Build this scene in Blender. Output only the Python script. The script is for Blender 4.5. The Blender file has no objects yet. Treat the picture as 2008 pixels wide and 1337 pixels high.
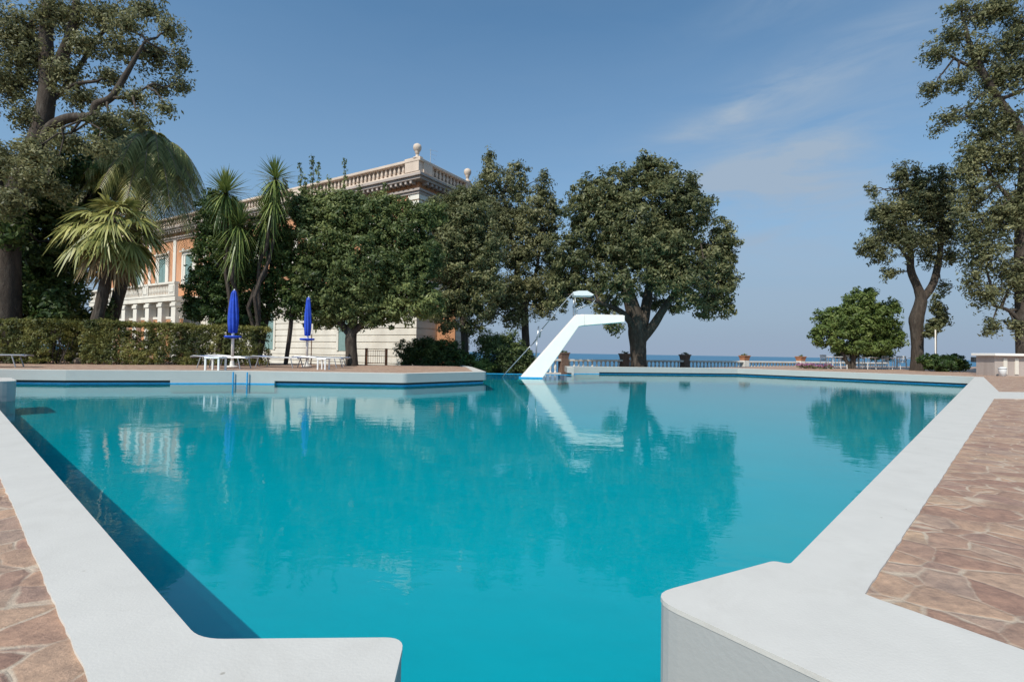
import bpy, math, random
import numpy as np
from mathutils import Vector, Matrix, noise
from mathutils.geometry import tessellate_polygon
random.seed(7); RNG = np.random.default_rng(11)
sc = bpy.context.scene; COL = sc.collection
PI = math.pi

# ------------------------------------------------------------------ camera
FPX = 1000.0; PITCH = math.radians(1.24); ROLL = math.radians(0.92)
CAM = Vector((0, 0, 0.7))
fwd = Vector((0, math.cos(PITCH), math.sin(PITCH)))
right0 = Vector((1, 0, 0)); up0 = right0.cross(fwd)
rt = right0*math.cos(ROLL) + up0*math.sin(ROLL)
up = -right0*math.sin(ROLL) + up0*math.cos(ROLL)
cam_d = bpy.data.cameras.new('camera'); cam = bpy.data.objects.new('camera', cam_d); COL.objects.link(cam)
cam.matrix_world = Matrix(((rt.x, up.x, -fwd.x, CAM.x), (rt.y, up.y, -fwd.y, CAM.y), (rt.z, up.z, -fwd.z, CAM.z), (0, 0, 0, 1)))
cam_d.sensor_width = 36; cam_d.lens = 36*FPX/2008; cam_d.clip_end = 80000; cam_d.clip_start = 0.05
sc.camera = cam

def ray(px, py): return (fwd + rt*((px-1004)/FPX) + up*((668.5-py)/FPX))
def G(px, py, z=0.0):                 # survey: point on a level plane
    d = ray(px, py); t = (z-CAM.z)/d.z; return CAM + d*t
def Y(px, py, y):                     # survey: point in an upright plane at distance y
    d = ray(px, py); return CAM + d*(y/d.y)

# ------------------------------------------------------------------ helpers
def root_loc(o):
    v = Vector((0, 0, 0))
    while o is not None: v += Vector(o.location); o = o.parent
    return v
def tag(o, label=None, cat=None, group=None, kind=None):
    if label: o['label'] = label
    if cat: o['category'] = cat
    if group: o['group'] = group
    if kind: o['kind'] = kind
    return o
def thing(name, label, cat, loc=(0, 0, 0), group=None):
    o = bpy.data.objects.new(name, None); COL.objects.link(o); o.location = loc; o.empty_display_size = .3
    return tag(o, label, cat, group)
def link_mesh(name, me, mat, parent=None):
    o = bpy.data.objects.new(name, me); COL.objects.link(o)
    if parent is not None:
        me.transform(Matrix.Translation(-root_loc(parent))); o.parent = parent
    if mat is not None: me.materials.append(mat)
    return o
def copy_tree(o, parent=None):
    c = o.copy(); COL.objects.link(c); c.parent = parent
    for ch in list(o.children): copy_tree(ch, c)
    return c

class MB:
    def __init__(s): s.v = []; s.f = []
    def add(s, vs, fs):
        n = len(s.v); s.v += [tuple(v) for v in vs]; s.f += [tuple(i+n for i in f) for f in fs]; return s
    def box(s, c, size, rz=0.0, tilt=None):
        hx, hy, hz = size[0]/2, size[1]/2, size[2]/2; M = Matrix.Rotation(rz, 3, 'Z')
        if tilt: M = M @ Matrix.Rotation(tilt, 3, 'Y')
        vs = [Vector(c) + M @ Vector((x*hx, y*hy, z*hz)) for x in (-1, 1) for y in (-1, 1) for z in (-1, 1)]
        return s.add(vs, [(0, 1, 3, 2), (4, 6, 7, 5), (0, 4, 5, 1), (2, 3, 7, 6), (0, 2, 6, 4), (1, 5, 7, 3)])
    def tube(s, path, rad, n=8, cap=True):
        path = [Vector(p) for p in path]
        if not hasattr(rad, '__len__'): rad = [rad]*len(path)
        vs = []; fs = []; a = None
        for i, p in enumerate(path):
            t = (path[min(i+1, len(path)-1)] - path[max(i-1, 0)]).normalized()
            if a is None: a = t.orthogonal().normalized()
            a = (a - t*a.dot(t)).normalized(); b = t.cross(a)
            for k in range(n):
                q = 2*PI*k/n; vs.append(p + (a*math.cos(q) + b*math.sin(q))*rad[i])
            if i:
                for k in range(n):
                    u = (i-1)*n; fs.append((u+k, u+(k+1) % n, u+n+(k+1) % n, u+n+k))
        if cap:
            fs.append(tuple(range(n))[::-1]); L = (len(path)-1)*n; fs.append(tuple(L+k for k in range(n)))
        return s.add(vs, fs)
    def lathe(s, prof, loc=(0, 0, 0), n=16, wob=None):
        vs = []; fs = []; loc = Vector(loc)
        for i, (r, z) in enumerate(prof):
            for k in range(n):
                q = 2*PI*k/n; rr = r*(wob(q, z) if wob else 1)
                vs.append(loc + Vector((rr*math.cos(q), rr*math.sin(q), z)))
            if i:
                for k in range(n):
                    u = (i-1)*n; fs.append((u+k, u+(k+1) % n, u+n+(k+1) % n, u+n+k))
        fs.append(tuple(range(n))[::-1]); L = (len(prof)-1)*n; fs.append(tuple(L+k for k in range(n)))
        return s.add(vs, fs)
    def prism(s, poly, z0, z1, holes=()):
        loops = [list(poly)] + [list(h) for h in holes]
        tri = tessellate_polygon([[Vector((p[0], p[1], 0)) for p in L] for L in loops])
        flat = [p for L in loops for p in L]; n = len(flat)
        vs = [(p[0], p[1], z1) for p in flat] + [(p[0], p[1], z0) for p in flat]
        fs = []
        for t in tri:
            a, b, c = [Vector((flat[i][0], flat[i][1])) for i in t]
            if (b-a).x*(c-a).y-(b-a).y*(c-a).x < 0: t = t[::-1]
            fs.append(tuple(t)); fs.append(tuple(i+n for i in t[::-1]))
        st = 0
        for li, L in enumerate(loops):
            m = len(L); ar = sum(L[i][0]*L[(i+1) % m][1]-L[(i+1) % m][0]*L[i][1] for i in range(m))
            flip = (ar < 0) != (li > 0)
            for i in range(m):
                a, b = st+i, st+(i+1) % m
                fs.append((a, b, b+n, a+n) if flip else (b, a, a+n, b+n))
            st += m
        return s.add(vs, fs)
    def side(s, poly, y0, y1):            # outline in x,z extruded along y
        n = len(poly); vs = [(p[0], y0, p[1]) for p in poly]+[(p[0], y1, p[1]) for p in poly]
        tri = tessellate_polygon([[Vector((p[0], p[1], 0)) for p in poly]])
        fs = [tuple(t) for t in tri]+[tuple(i+n for i in t[::-1]) for t in tri]
        fs += [(i, (i+1) % n, (i+1) % n+n, i+n) for i in range(n)]
        return s.add(vs, fs)
    def build(s, name, mat, parent=None, smooth=False, bevel=0, seg=2, fix=False):
        me = bpy.data.meshes.new(name); me.from_pydata(s.v, [], s.f)
        if fix:
            import bmesh
            b = bmesh.new(); b.from_mesh(me); bmesh.ops.recalc_face_normals(b, faces=b.faces); b.to_mesh(me); b.free()
        if smooth: me.polygons.foreach_set('use_smooth', [True]*len(me.polygons))
        me.update(); o = link_mesh(name, me, mat, parent)
        if bevel:
            m = o.modifiers.new('bevel', 'BEVEL'); m.width = bevel; m.segments = seg; m.limit_method = 'ANGLE'; m.angle_limit = .6
        return o

def offset_poly(pts, d):                  # outward for counter-clockwise loops
    n = len(pts); ar = sum(pts[i][0]*pts[(i+1) % n][1]-pts[(i+1) % n][0]*pts[i][1] for i in range(n))
    sg = 1 if ar > 0 else -1; out = []
    for i in range(n):
        a, b, c = Vector(pts[i-1]), Vector(pts[i]), Vector(pts[(i+1) % n])
        u = (b-a).normalized(); w = (c-b).normalized()
        n1 = Vector((u.y, -u.x))*sg; n2 = Vector((w.y, -w.x))*sg
        m = (n1+n2); k = max(.35, 1+n1.dot(n2)); out.append(tuple(b + m*(d/k)))
    return out
def fillet(pts, rad):
    out = []; n = len(pts)
    for i in range(n):
        r = rad.get(i, 0) if isinstance(rad, dict) else rad
        a, b, c = Vector(pts[i-1]), Vector(pts[i]), Vector(pts[(i+1) % n])
        if r <= 0: out.append(tuple(b)); continue
        u = (a-b); w = (c-b); r = min(r, u.length*.45, w.length*.45); p = b+u.normalized()*r; q = b+w.normalized()*r
        for k in range(7):
            t = k/6; out.append(tuple(p*(1-t)**2 + b*2*t*(1-t) + q*t*t))
    return out

# ------------------------------------------------------------------ materials
def newmat(name):
    m = bpy.data.materials.new(name); m.use_nodes = True; nt = m.node_tree; nt.nodes.clear()
    out = nt.nodes.new('ShaderNodeOutputMaterial'); return m, nt, out
def N(nt, t, **kw):
    n = nt.nodes.new(t)
    for k, v in kw.items():
        if k in n.inputs: n.inputs[k].default_value = v
        else: setattr(n, k, v)
    return n
def ramp(nt, stops, src=None, interp='LINEAR'):
    r = nt.nodes.new('ShaderNodeValToRGB'); e = r.color_ramp.elements; r.color_ramp.interpolation = interp
    while len(e) < len(stops): e.new(.5)
    for el, (p, c) in zip(e, stops): el.position = p; el.color = (*c, 1) if len(c) == 3 else c
    if src is not None: nt.links.new(src, r.inputs[0])
    return r
def plain(name, col, rough=.6, var=.12, scale=4, bump=.1, metal=0, spec=.4, bscale=60, stain=None, streak=1.0, specks=None):
    m, nt, out = newmat(name); L = nt.links.new
    geo = N(nt, 'ShaderNodeTexCoord'); mp = N(nt, 'ShaderNodeMapping'); mp.inputs['Scale'].default_value = (1, 1, streak)
    L(geo.outputs['Object'], mp.inputs[0])
    nz = N(nt, 'ShaderNodeTexNoise', Scale=scale, Detail=6.0, Roughness=.65); L(mp.outputs[0], nz.inputs['Vector'])
    c = np.array(col); lo = tuple(c*(1-var)); hi = tuple(np.minimum(c*(1+var), .95))
    st = [(.3, lo), (.7, hi)]
    r = ramp(nt, st, nz.outputs[0]); src = r.outputs[0]
    if stain:
        n3 = N(nt, 'ShaderNodeTexNoise', Scale=scale*.6, Detail=8.0, Roughness=.7); n3.inputs['Distortion'].default_value = .8; L(mp.outputs[0], n3.inputs['Vector'])
        r3 = ramp(nt, [(.52, (0, 0, 0)), (.72, (1, 1, 1))], n3.outputs[0])
        mx = N(nt, 'ShaderNodeMixRGB'); mx.inputs[2].default_value = (*stain, 1); L(r3.outputs[0], mx.inputs[0]); L(src, mx.inputs[1]); src = mx.outputs[0]
    if specks:
        vs_ = N(nt, 'ShaderNodeTexVoronoi', feature='F1', Scale=7.0); L(geo.outputs['Object'], vs_.inputs['Vector'])
        n5 = N(nt, 'ShaderNodeTexNoise', Scale=60.0); L(geo.outputs['Object'], n5.inputs['Vector'])
        ad5 = N(nt, 'ShaderNodeMath', operation='MULTIPLY_ADD'); ad5.inputs[1].default_value = .06; L(n5.outputs[0], ad5.inputs[0]); L(vs_.outputs['Distance'], ad5.inputs[2])
        r5 = ramp(nt, [(.055, (1, 1, 1)), (.075, (0, 0, 0))], ad5.outputs[0])
        mx5 = N(nt, 'ShaderNodeMixRGB'); mx5.inputs[2].default_value = (*specks, 1); L(r5.outputs[0], mx5.inputs[0]); L(src, mx5.inputs[1]); src = mx5.outputs[0]
    b = N(nt, 'ShaderNodeBsdfPrincipled', Roughness=rough, Metallic=metal); b.inputs['Specular IOR Level'].default_value = spec
    L(src, b.inputs['Base Color'])
    if bump:
        n2 = N(nt, 'ShaderNodeTexNoise', Scale=bscale, Detail=5.0); L(geo.outputs['Object'], n2.inputs['Vector'])
        bp = N(nt, 'ShaderNodeBump', Strength=bump, Distance=.02); L(n2.outputs[0], bp.inputs['Height']); L(bp.outputs[0], b.inputs['Normal'])
    L(b.outputs[0], out.inputs[0]); return m
def leafmat(name, dark, mid, light, trans=.38, rough=.5):
    m, nt, out = newmat(name); L = nt.links.new
    at = N(nt, 'ShaderNodeAttribute'); at.attribute_name = 'tint'
    r = ramp(nt, [(.0, tuple(1.8*c for c in dark)), (.5, tuple(1.85*c for c in mid)), (1, tuple(1.6*c for c in light))], at.outputs['Fac'])
    b = N(nt, 'ShaderNodeBsdfPrincipled', Roughness=rough); b.inputs['Specular IOR Level'].default_value = .35
    t = N(nt, 'ShaderNodeBsdfTranslucent'); mx = N(nt, 'ShaderNodeMixShader'); mx.inputs[0].default_value = trans
    L(r.outputs[0], b.inputs['Base Color']); L(r.outputs[0], t.inputs['Color'])
    L(b.outputs[0], mx.inputs[1]); L(t.outputs[0], mx.inputs[2]); L(mx.outputs[0], out.inputs[0]); return m

M = {}
M['oak'] = leafmat('oak_leaf', (.024, .032, .014), (.082, .088, .036), (.235, .225, .11))
M['grey'] = leafmat('grey_leaf', (.032, .038, .017), (.095, .096, .042), (.25, .235, .115))
M['green'] = leafmat('green_leaf', (.018, .032, .011), (.062, .082, .026), (.19, .21, .075))
M['bright'] = leafmat('bright_leaf', (.028, .046, .010), (.075, .105, .026), (.20, .225, .07))
M['hedge'] = leafmat('hedge_leaf', (.025, .036, .010), (.08, .085, .022), (.20, .185, .055))
M['ivy'] = leafmat('ivy_leaf', (.010, .024, .007), (.03, .055, .014), (.12, .15, .04))
M['palm'] = leafmat('palm_leaf', (.045, .055, .016), (.15, .155, .045), (.42, .38, .15), .2, .4)
M['deadpalm'] = leafmat('dry_frond', (.05, .035, .018), (.13, .09, .045), (.24, .18, .10), .15)
M['yucca'] = leafmat('yucca_leaf', (.03, .045, .013), (.10, .13, .035), (.28, .29, .10), .15, .38)
M['pinkf'] = leafmat('pink_petal', (.14, .05, .10), (.24, .08, .17), (.34, .16, .25))
M['bark'] = plain('bark', (.06, .046, .036), .95, .5, 9, 1.0, bscale=22, streak=.25, stain=(.13, .11, .09))
M['palebark'] = plain('pale_bark', (.22, .17, .13), .9, .35, 9, .8, bscale=25, streak=.25)
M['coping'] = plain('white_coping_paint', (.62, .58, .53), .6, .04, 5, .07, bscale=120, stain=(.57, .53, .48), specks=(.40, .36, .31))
M['poolwall'] = plain('grey_blue_wall_paint', (.42, .415, .40), .6, .03, 2, .07, bscale=60, stain=(.39, .39, .38))  # upright faces greyer than the coping top: their shade is put into the colour
M['white'] = plain('white_paint', (.90, .84, .77), .5, .03, 3, .04)
M['plastic'] = plain('white_plastic', (.78, .78, .77), .35, .02, 3, 0)
M['tile'] = plain('blue_waterline_tile', (.03, .33, .62), .3, .15, 6, 0)
M['basin'] = plain('turquoise_pool_paint', (.06, .465, .545), .7, .05, .5, 0)
M['steel'] = plain('steel', (.30, .32, .34), .3, .05, 5, 0, metal=.85)
M['alu'] = plain('aluminium', (.42, .42, .43), .35, .05, 5, 0, metal=.5)
M['bluecloth'] = plain('blue_canvas', (.022, .075, .50), .8, .28, 5, .2, bscale=120)
M['bluemesh'] = plain('blue_mesh', (.10, .18, .50), .7, .2, 9, .1)
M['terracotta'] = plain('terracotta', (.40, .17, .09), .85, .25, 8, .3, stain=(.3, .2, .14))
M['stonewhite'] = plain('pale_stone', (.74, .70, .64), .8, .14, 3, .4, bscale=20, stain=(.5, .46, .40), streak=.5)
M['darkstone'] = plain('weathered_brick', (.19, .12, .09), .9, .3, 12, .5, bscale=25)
M['soil'] = plain('terrace_soil', (.17, .13, .095), .95, .3, 1.5, .6, bscale=20)
M['rust'] = plain('rusty_iron', (.16, .07, .035), .8, .3, 12, .3)
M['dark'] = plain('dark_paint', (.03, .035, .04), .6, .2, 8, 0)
M['bronze'] = plain('grey_lead', (.30, .27, .24), .7, .2, 6, .2)
M['shutter'] = plain('green_shutter', (.22, .33, .31), .6, .12, 6, 0)

def paving_mat():
    m, nt, out = newmat('porphyry_crazy_paving'); L = nt.links.new
    tc = N(nt, 'ShaderNodeTexCoord'); wn = N(nt, 'ShaderNodeTexNoise', Scale=3.0, Detail=3.0)
    L(tc.outputs['Object'], wn.inputs['Vector'])
    add = N(nt, 'ShaderNodeMixRGB', blend_type='LINEAR_LIGHT'); add.inputs[0].default_value = .045
    L(tc.outputs['Object'], add.inputs[1]); L(wn.outputs['Color'], add.inputs[2])
    mp = N(nt, 'ShaderNodeMapping'); mp.inputs['Scale'].default_value = (1, 1, 0); mp.inputs['Rotation'].default_value = (0, 0, .6); L(add.outputs[0], mp.inputs[0])
    v1 = N(nt, 'ShaderNodeTexVoronoi', feature='DISTANCE_TO_EDGE', Scale=6.3); v2 = N(nt, 'ShaderNodeTexVoronoi', feature='F1', Scale=6.3)
    for v in (v1, v2): L(mp.outputs[0], v.inputs['Vector']); v.inputs['Randomness'].default_value = .95
    fn = N(nt, 'ShaderNodeTexNoise', Scale=26.0, Detail=8.0, Roughness=.7); L(tc.outputs['Object'], fn.inputs['Vector'])
    bn = N(nt, 'ShaderNodeTexNoise', Scale=5.5, Detail=5.0, Roughness=.6); L(tc.outputs['Object'], bn.inputs['Vector'])
    # ragged joint width
    ad = N(nt, 'ShaderNodeMath', operation='MULTIPLY_ADD'); ad.inputs[1].default_value = .12; L(bn.outputs[0], ad.inputs[0]); ad.inputs[2].default_value = -.062
    sb = N(nt, 'ShaderNodeMath', operation='SUBTRACT'); L(v1.outputs['Distance'], sb.inputs[0]); L(ad.outputs[0], sb.inputs[1])
    a2 = N(nt, 'ShaderNodeMath', operation='MULTIPLY_ADD'); a2.inputs[1].default_value = .05; L(fn.outputs[0], a2.inputs[0]); L(sb.outputs[0], a2.inputs[2])
    joint = ramp(nt, [(.035, (1, 1, 1)), (.068, (0, 0, 0))], a2.outputs[0])
    joint2 = ramp(nt, [(.0, (1, 1, 1)), (.12, (0, 0, 0))], a2.outputs[0])
    sep = N(nt, 'ShaderNodeSeparateColor'); L(v2.outputs['Color'], sep.inputs[0])
    stone = ramp(nt, [(0, (.34, .20, .15)), (.3, (.42, .265, .19)), (.5, (.47, .31, .22)), (.65, (.40, .28, .22)), (.8, (.36, .22, .17)), (1, (.48, .33, .23))], sep.outputs[0])
    blot = ramp(nt, [(.3, (.72, .70, .70)), (.7, (1.25, 1.2, 1.1))], bn.outputs[0])
    mul = N(nt, 'ShaderNodeMixRGB', blend_type='MULTIPLY'); mul.inputs[0].default_value = .8; L(stone.outputs[0], mul.inputs[1]); L(blot.outputs[0], mul.inputs[2])
    gr = ramp(nt, [(.3, (.55, .55, .57)), (.7, (1.35, 1.33, 1.3))], fn.outputs[0])
    mul2 = N(nt, 'ShaderNodeMixRGB', blend_type='MULTIPLY'); mul2.inputs[0].default_value = .7; L(mul.outputs[0], mul2.inputs[1]); L(gr.outputs[0], mul2.inputs[2])
    pn = N(nt, 'ShaderNodeTexNoise', Scale=2.2, Detail=9.0, Roughness=.72); pn.inputs['Distortion'].default_value = 1.0; L(tc.outputs['Object'], pn.inputs['Vector'])
    pr_ = ramp(nt, [(.56, (0, 0, 0)), (.72, (.5, .5, .5))], pn.outputs[0])
    pm = N(nt, 'ShaderNodeMixRGB'); pm.inputs[2].default_value = (.46, .35, .26, 1); L(pr_.outputs[0], pm.inputs[0]); L(mul2.outputs[0], pm.inputs[1]); mul2 = pm
    mix = N(nt, 'ShaderNodeMixRGB'); mix.inputs[2].default_value = (.56, .44, .33, 1)
    jf = N(nt, 'ShaderNodeMath', operation='MULTIPLY'); L(joint.outputs[0], jf.inputs[0])
    jn = ramp(nt, [(.38, (.1, .1, .1)), (.6, (1, 1, 1))], bn.outputs[0]); L(jn.outputs[0], jf.inputs[1])
    L(jf.outputs[0], mix.inputs[0]); L(mul2.outputs[0], mix.inputs[1])
    b = N(nt, 'ShaderNodeBsdfPrincipled', Roughness=.75); L(mix.outputs[0], b.inputs['Base Color'])
    h = N(nt, 'ShaderNodeMath', operation='MULTIPLY_ADD'); h.inputs[1].default_value = 1.0; L(fn.outputs[0], h.inputs[0])
    inv = N(nt, 'ShaderNodeMath', operation='SUBTRACT'); inv.inputs[0].default_value = 1; jb = N(nt, 'ShaderNodeMath', operation='MULTIPLY'); jb.inputs[1].default_value = .55; L(joint2.outputs[0], jb.inputs[0]); L(jb.outputs[0], inv.inputs[1]); L(inv.outputs[0], h.inputs[2])
    bp = N(nt, 'ShaderNodeBump', Strength=.9, Distance=.010); L(h.outputs[0], bp.inputs['Height']); L(bp.outputs[0], b.inputs['Normal'])
    L(b.outputs[0], out.inputs[0]); return m
M['paving'] = paving_mat()

def water_mat():
    m, nt, out = newmat('pool_water'); L = nt.links.new
    tc = N(nt, 'ShaderNodeTexCoord'); mp = N(nt, 'ShaderNodeMapping'); mp.inputs['Scale'].default_value = (1, 1.5, 1); mp.inputs['Rotation'].default_value = (0, 0, .25)
    L(tc.outputs['Object'], mp.inputs[0])
    n1 = N(nt, 'ShaderNodeTexNoise', Scale=2.6, Detail=3.0, Roughness=.5); n2 = N(nt, 'ShaderNodeTexNoise', Scale=14.0, Detail=2.0)
    for n in (n1, n2): L(mp.outputs[0], n.inputs['Vector'])
    n2.inputs['Distortion'].default_value = .4
    ma = N(nt, 'ShaderNodeMath', operation='MULTIPLY_ADD'); ma.inputs[1].default_value = .13; L(n2.outputs[0], ma.inputs[0]); L(n1.outputs[0], ma.inputs[2])
    bp = N(nt, 'ShaderNodeBump', Strength=.13, Distance=.02); L(ma.outputs[0], bp.inputs['Height'])
    fr = N(nt, 'ShaderNodeFresnel', IOR=1.40); gl = N(nt, 'ShaderNodeBsdfGlossy', Roughness=.0)
    L(bp.outputs[0], fr.inputs['Normal']); L(bp.outputs[0], gl.inputs['Normal'])
    tr = N(nt, 'ShaderNodeBsdfTransparent'); tr.inputs[0].default_value = (.07, .93, .95, 1)
    df = N(nt, 'ShaderNodeBsdfDiffuse'); df.inputs[0].default_value = (.0, .38, .47, 1)
    mb = N(nt, 'ShaderNodeMixShader'); mb.inputs[0].default_value = .05; L(tr.outputs[0], mb.inputs[1]); L(df.outputs[0], mb.inputs[2])
    mx = N(nt, 'ShaderNodeMixShader'); L(fr.outputs[0], mx.inputs[0]); L(mb.outputs[0], mx.inputs[1]); L(gl.outputs[0], mx.inputs[2])
    L(mx.outputs[0], out.inputs[0]); return m
M['water'] = water_mat()
def sea_mat():
    m, nt, out = newmat('sea_water'); L = nt.links.new
    tc = N(nt, 'ShaderNodeTexCoord'); n1 = N(nt, 'ShaderNodeTexNoise', Scale=.02, Detail=8.0, Roughness=.7); L(tc.outputs['Object'], n1.inputs['Vector'])
    b = N(nt, 'ShaderNodeBsdfPrincipled', Roughness=.45); b.inputs['Base Color'].default_value = (.035, .12, .21, 1)
    b.inputs['Specular IOR Level'].default_value = .25
    r = ramp(nt, [(.35, (.04, .14, .24)), (.65, (.06, .18, .29))], n1.outputs[0]); L(r.outputs[0], b.inputs['Base Color'])
    bp = N(nt, 'ShaderNodeBump', Strength=.6, Distance=3.0); L(n1.outputs[0], bp.inputs['Height']); L(bp.outputs[0], b.inputs['Normal'])
    L(b.outputs[0], out.inputs[0]); return m
M['sea'] = sea_mat()
def stucco(name, col, stain):
    return plain(name, col, .85, .13, .8, .3, bscale=14, stain=stain, streak=.4)
M['orange'] = stucco('orange_stucco', (.60, .29, .15), (.66, .40, .26))
M['cream'] = stucco('cream_stucco', (.76, .70, .61), (.66, .59, .50))
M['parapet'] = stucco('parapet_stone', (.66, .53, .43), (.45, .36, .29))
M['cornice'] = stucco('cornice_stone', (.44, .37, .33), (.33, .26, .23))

# ------------------------------------------------------------------ world and sun
AZ = Vector((-.52, -.85)).normalized(); EL = math.radians(47)
w = bpy.data.worlds.new('World'); sc.world = w; w.use_nodes = True; nt = w.node_tree; nt.nodes.clear(); L = nt.links.new
sky = nt.nodes.new('ShaderNodeTexSky'); sky.sky_type = 'NISHITA'; sky.sun_disc = False
sky.sun_elevation = EL; sky.sun_rotation = math.atan2(AZ.x, AZ.y) % (2*PI); sky.air_density = 1.0; sky.dust_density = 1.2; sky.ozone_density = 1.6
hs = nt.nodes.new('ShaderNodeHueSaturation'); hs.inputs['Saturation'].default_value = .92; tn = nt.nodes.new('ShaderNodeMixRGB'); tn.blend_type = 'MULTIPLY'; tn.inputs[0].default_value = 1; tn.inputs[2].default_value = (.58, 1.03, 1.17, 1); L(sky.outputs[0], tn.inputs[1]); L(tn.outputs[0], hs.inputs['Color'])
tc = nt.nodes.new('ShaderNodeTexCoord'); sx = nt.nodes.new('ShaderNodeSeparateXYZ'); L(tc.outputs['Generated'], sx.inputs[0])
# lavender air near the horizon
hz = ramp(nt, [(.0, (1, 1, 1)), (.13, (.82,)*3), (.27, (.34,)*3), (.55, (0, 0, 0))], sx.outputs['Z'])
hm = nt.nodes.new('ShaderNodeMixRGB'); hm.inputs[2].default_value = (2.42, 3.08, 4.08, 1); L(hz.outputs[0], hm.inputs[0]); L(hs.outputs[0], hm.inputs[1])
# cirrus: streaks high to the right
at2 = nt.nodes.new('ShaderNodeMath'); at2.operation = 'ARCTAN2'; L(sx.outputs['X'], at2.inputs[0]); L(sx.outputs['Y'], at2.inputs[1])
cb = nt.nodes.new('ShaderNodeCombineXYZ'); L(at2.outputs[0], cb.inputs[0]); L(sx.outputs['Z'], cb.inputs[1])
mp = nt.nodes.new('ShaderNodeMapping'); mp.inputs['Rotation'].default_value = (0, 0, -.16); mp.inputs['Scale'].default_value = (2.4, 11, 1); mp.inputs['Location'].default_value = (3.1, .85, 0); L(cb.outputs[0], mp.inputs[0])
cn = nt.nodes.new('ShaderNodeTexNoise'); cn.inputs['Scale'].default_value = 1.6; cn.inputs['Detail'].default_value = 10; cn.inputs['Roughness'].default_value = .6; cn.inputs['Distortion'].default_value = .5; L(mp.outputs[0], cn.inputs[0])
def mth(op, *a):
    n = nt.nodes.new('ShaderNodeMath'); n.operation = op
    for i, v in enumerate(a):
        if isinstance(v, (int, float)): n.inputs[i].default_value = v
        else: L(v, n.inputs[i])
    return n.outputs[0]
tot = None
for az0, z0, ra, rz, amp_, sl in ((.50, .315, .15, .045, .85, -.15), (.41, .405, .13, .022, .55, -.25), (.62, .555, .17, .026, .6, -.12), (.45, .22, .26, .13, .55, 0), (.60, .44, .2, .05, .3, -.2)):
    dx = mth('SUBTRACT', at2.outputs[0], az0); dz = mth('ADD', mth('SUBTRACT', sx.outputs['Z'], z0), mth('MULTIPLY', dx, sl))
    q = mth('ADD', mth('POWER', mth('ABSOLUTE', mth('DIVIDE', dx, ra)), 2.0), mth('POWER', mth('ABSOLUTE', mth('DIVIDE', dz, rz)), 2.0))
    g = mth('MULTIPLY', mth('POWER', 2.718, mth('MULTIPLY', q, -1.0)), amp_*1.6); tot = g if tot is None else mth('ADD', tot, g)
cr = ramp(nt, [(.36, (.12, .12, .12)), (.66, (1, 1, 1))], cn.outputs[0])
mu2 = nt.nodes.new('ShaderNodeMath'); mu2.operation = 'MULTIPLY'; mu2.use_clamp = True; L(cr.outputs[0], mu2.inputs[0]); L(mth('ADD', tot, .03), mu2.inputs[1])
cm = nt.nodes.new('ShaderNodeMixRGB'); cm.inputs[2].default_value = (2.7, 3.5, 4.5, 1); L(mu2.outputs[0], cm.inputs[0]); L(hm.outputs[0], cm.inputs[1])
bg = nt.nodes.new('ShaderNodeBackground'); bg.inputs[1].default_value = .13; wo = nt.nodes.new('ShaderNodeOutputWorld')
L(cm.outputs[0], bg.inputs[0]); L(bg.outputs[0], wo.inputs[0])
sd = bpy.data.lights.new('sun', 'SUN'); sd.energy = 4.0; sd.angle = math.radians(.5); sd.color = (1, .94, .84)
so = bpy.data.objects.new('sun', sd); COL.objects.link(so)
sdir = Vector((AZ.x*math.cos(EL), AZ.y*math.cos(EL), math.sin(EL))); so.rotation_euler = sdir.to_track_quat('Z', 'Y').to_euler(); so.location = (-20, -15, 30)
sc.view_settings.view_transform = 'Standard'; sc.view_settings.look = 'None'; sc.view_settings.exposure = 0; sc.view_settings.gamma = 1
sc.render.engine = 'CYCLES'; sc.cycles.transparent_max_bounces = 16; sc.cycles.max_bounces = 5; sc.cycles.diffuse_bounces = 2; sc.cycles.glossy_bounces = 3; sc.cycles.transmission_bounces = 3

# ------------------------------------------------------------------ pool, decks, land, sea
WZ = -.38; FLOOR = -.66
def Lp(t, p): return (-.74-.745*t+.667*p, 1.23+.667*t+.745*p)
def Rp(t, p): return (.95+.707*t+.707*p, 1.737+.707*t-.707*p)
EC = [(-.2, .62), (1.09, .62), (.72, 1.1), (.405, 1.5), (.91, 1.765), Rp(0, 0), (18.7, 20.6), (12.4, 28.0), (3.05, 26.5), (3.05, 25.0), (-2.3, 25.0), (-1.75, 22.8),
      (-.87, 17.7), (-3.2, 15.35), (-8.3, 15.3), (-12.3, 14.1), (-14.9, 13.9), Lp(13.6, 0), Lp(13.6, .55), Lp(12.1, .55), Lp(12.1, 0), (-.74, 1.24), (-.25, 1.262)]
inner = fillet(EC, {3: .10, 4: .05, 5: .03, 18: .2, 19: .2, 21: .06, 22: .05, 13: .1, 12: .1})
OC = [(-.2, .3), (1.9, .3), (1.06, 1.53), Rp(10.9, .2), (12.4, 9.3), (12.4, 11.3), Rp(13.6, .2), (19.05, 20.6), (12.6, 28.6), (2.8, 27.0), (2.75, 25.25), (-2.6, 25.25),
      (-2.05, 22.9), (-1.35, 18.0), (-3.3, 15.75), (-8.4, 15.7), (-12.4, 14.4), (-15.5, 14.2), Lp(13.6, -.2), Lp(0, -.2)]
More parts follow.
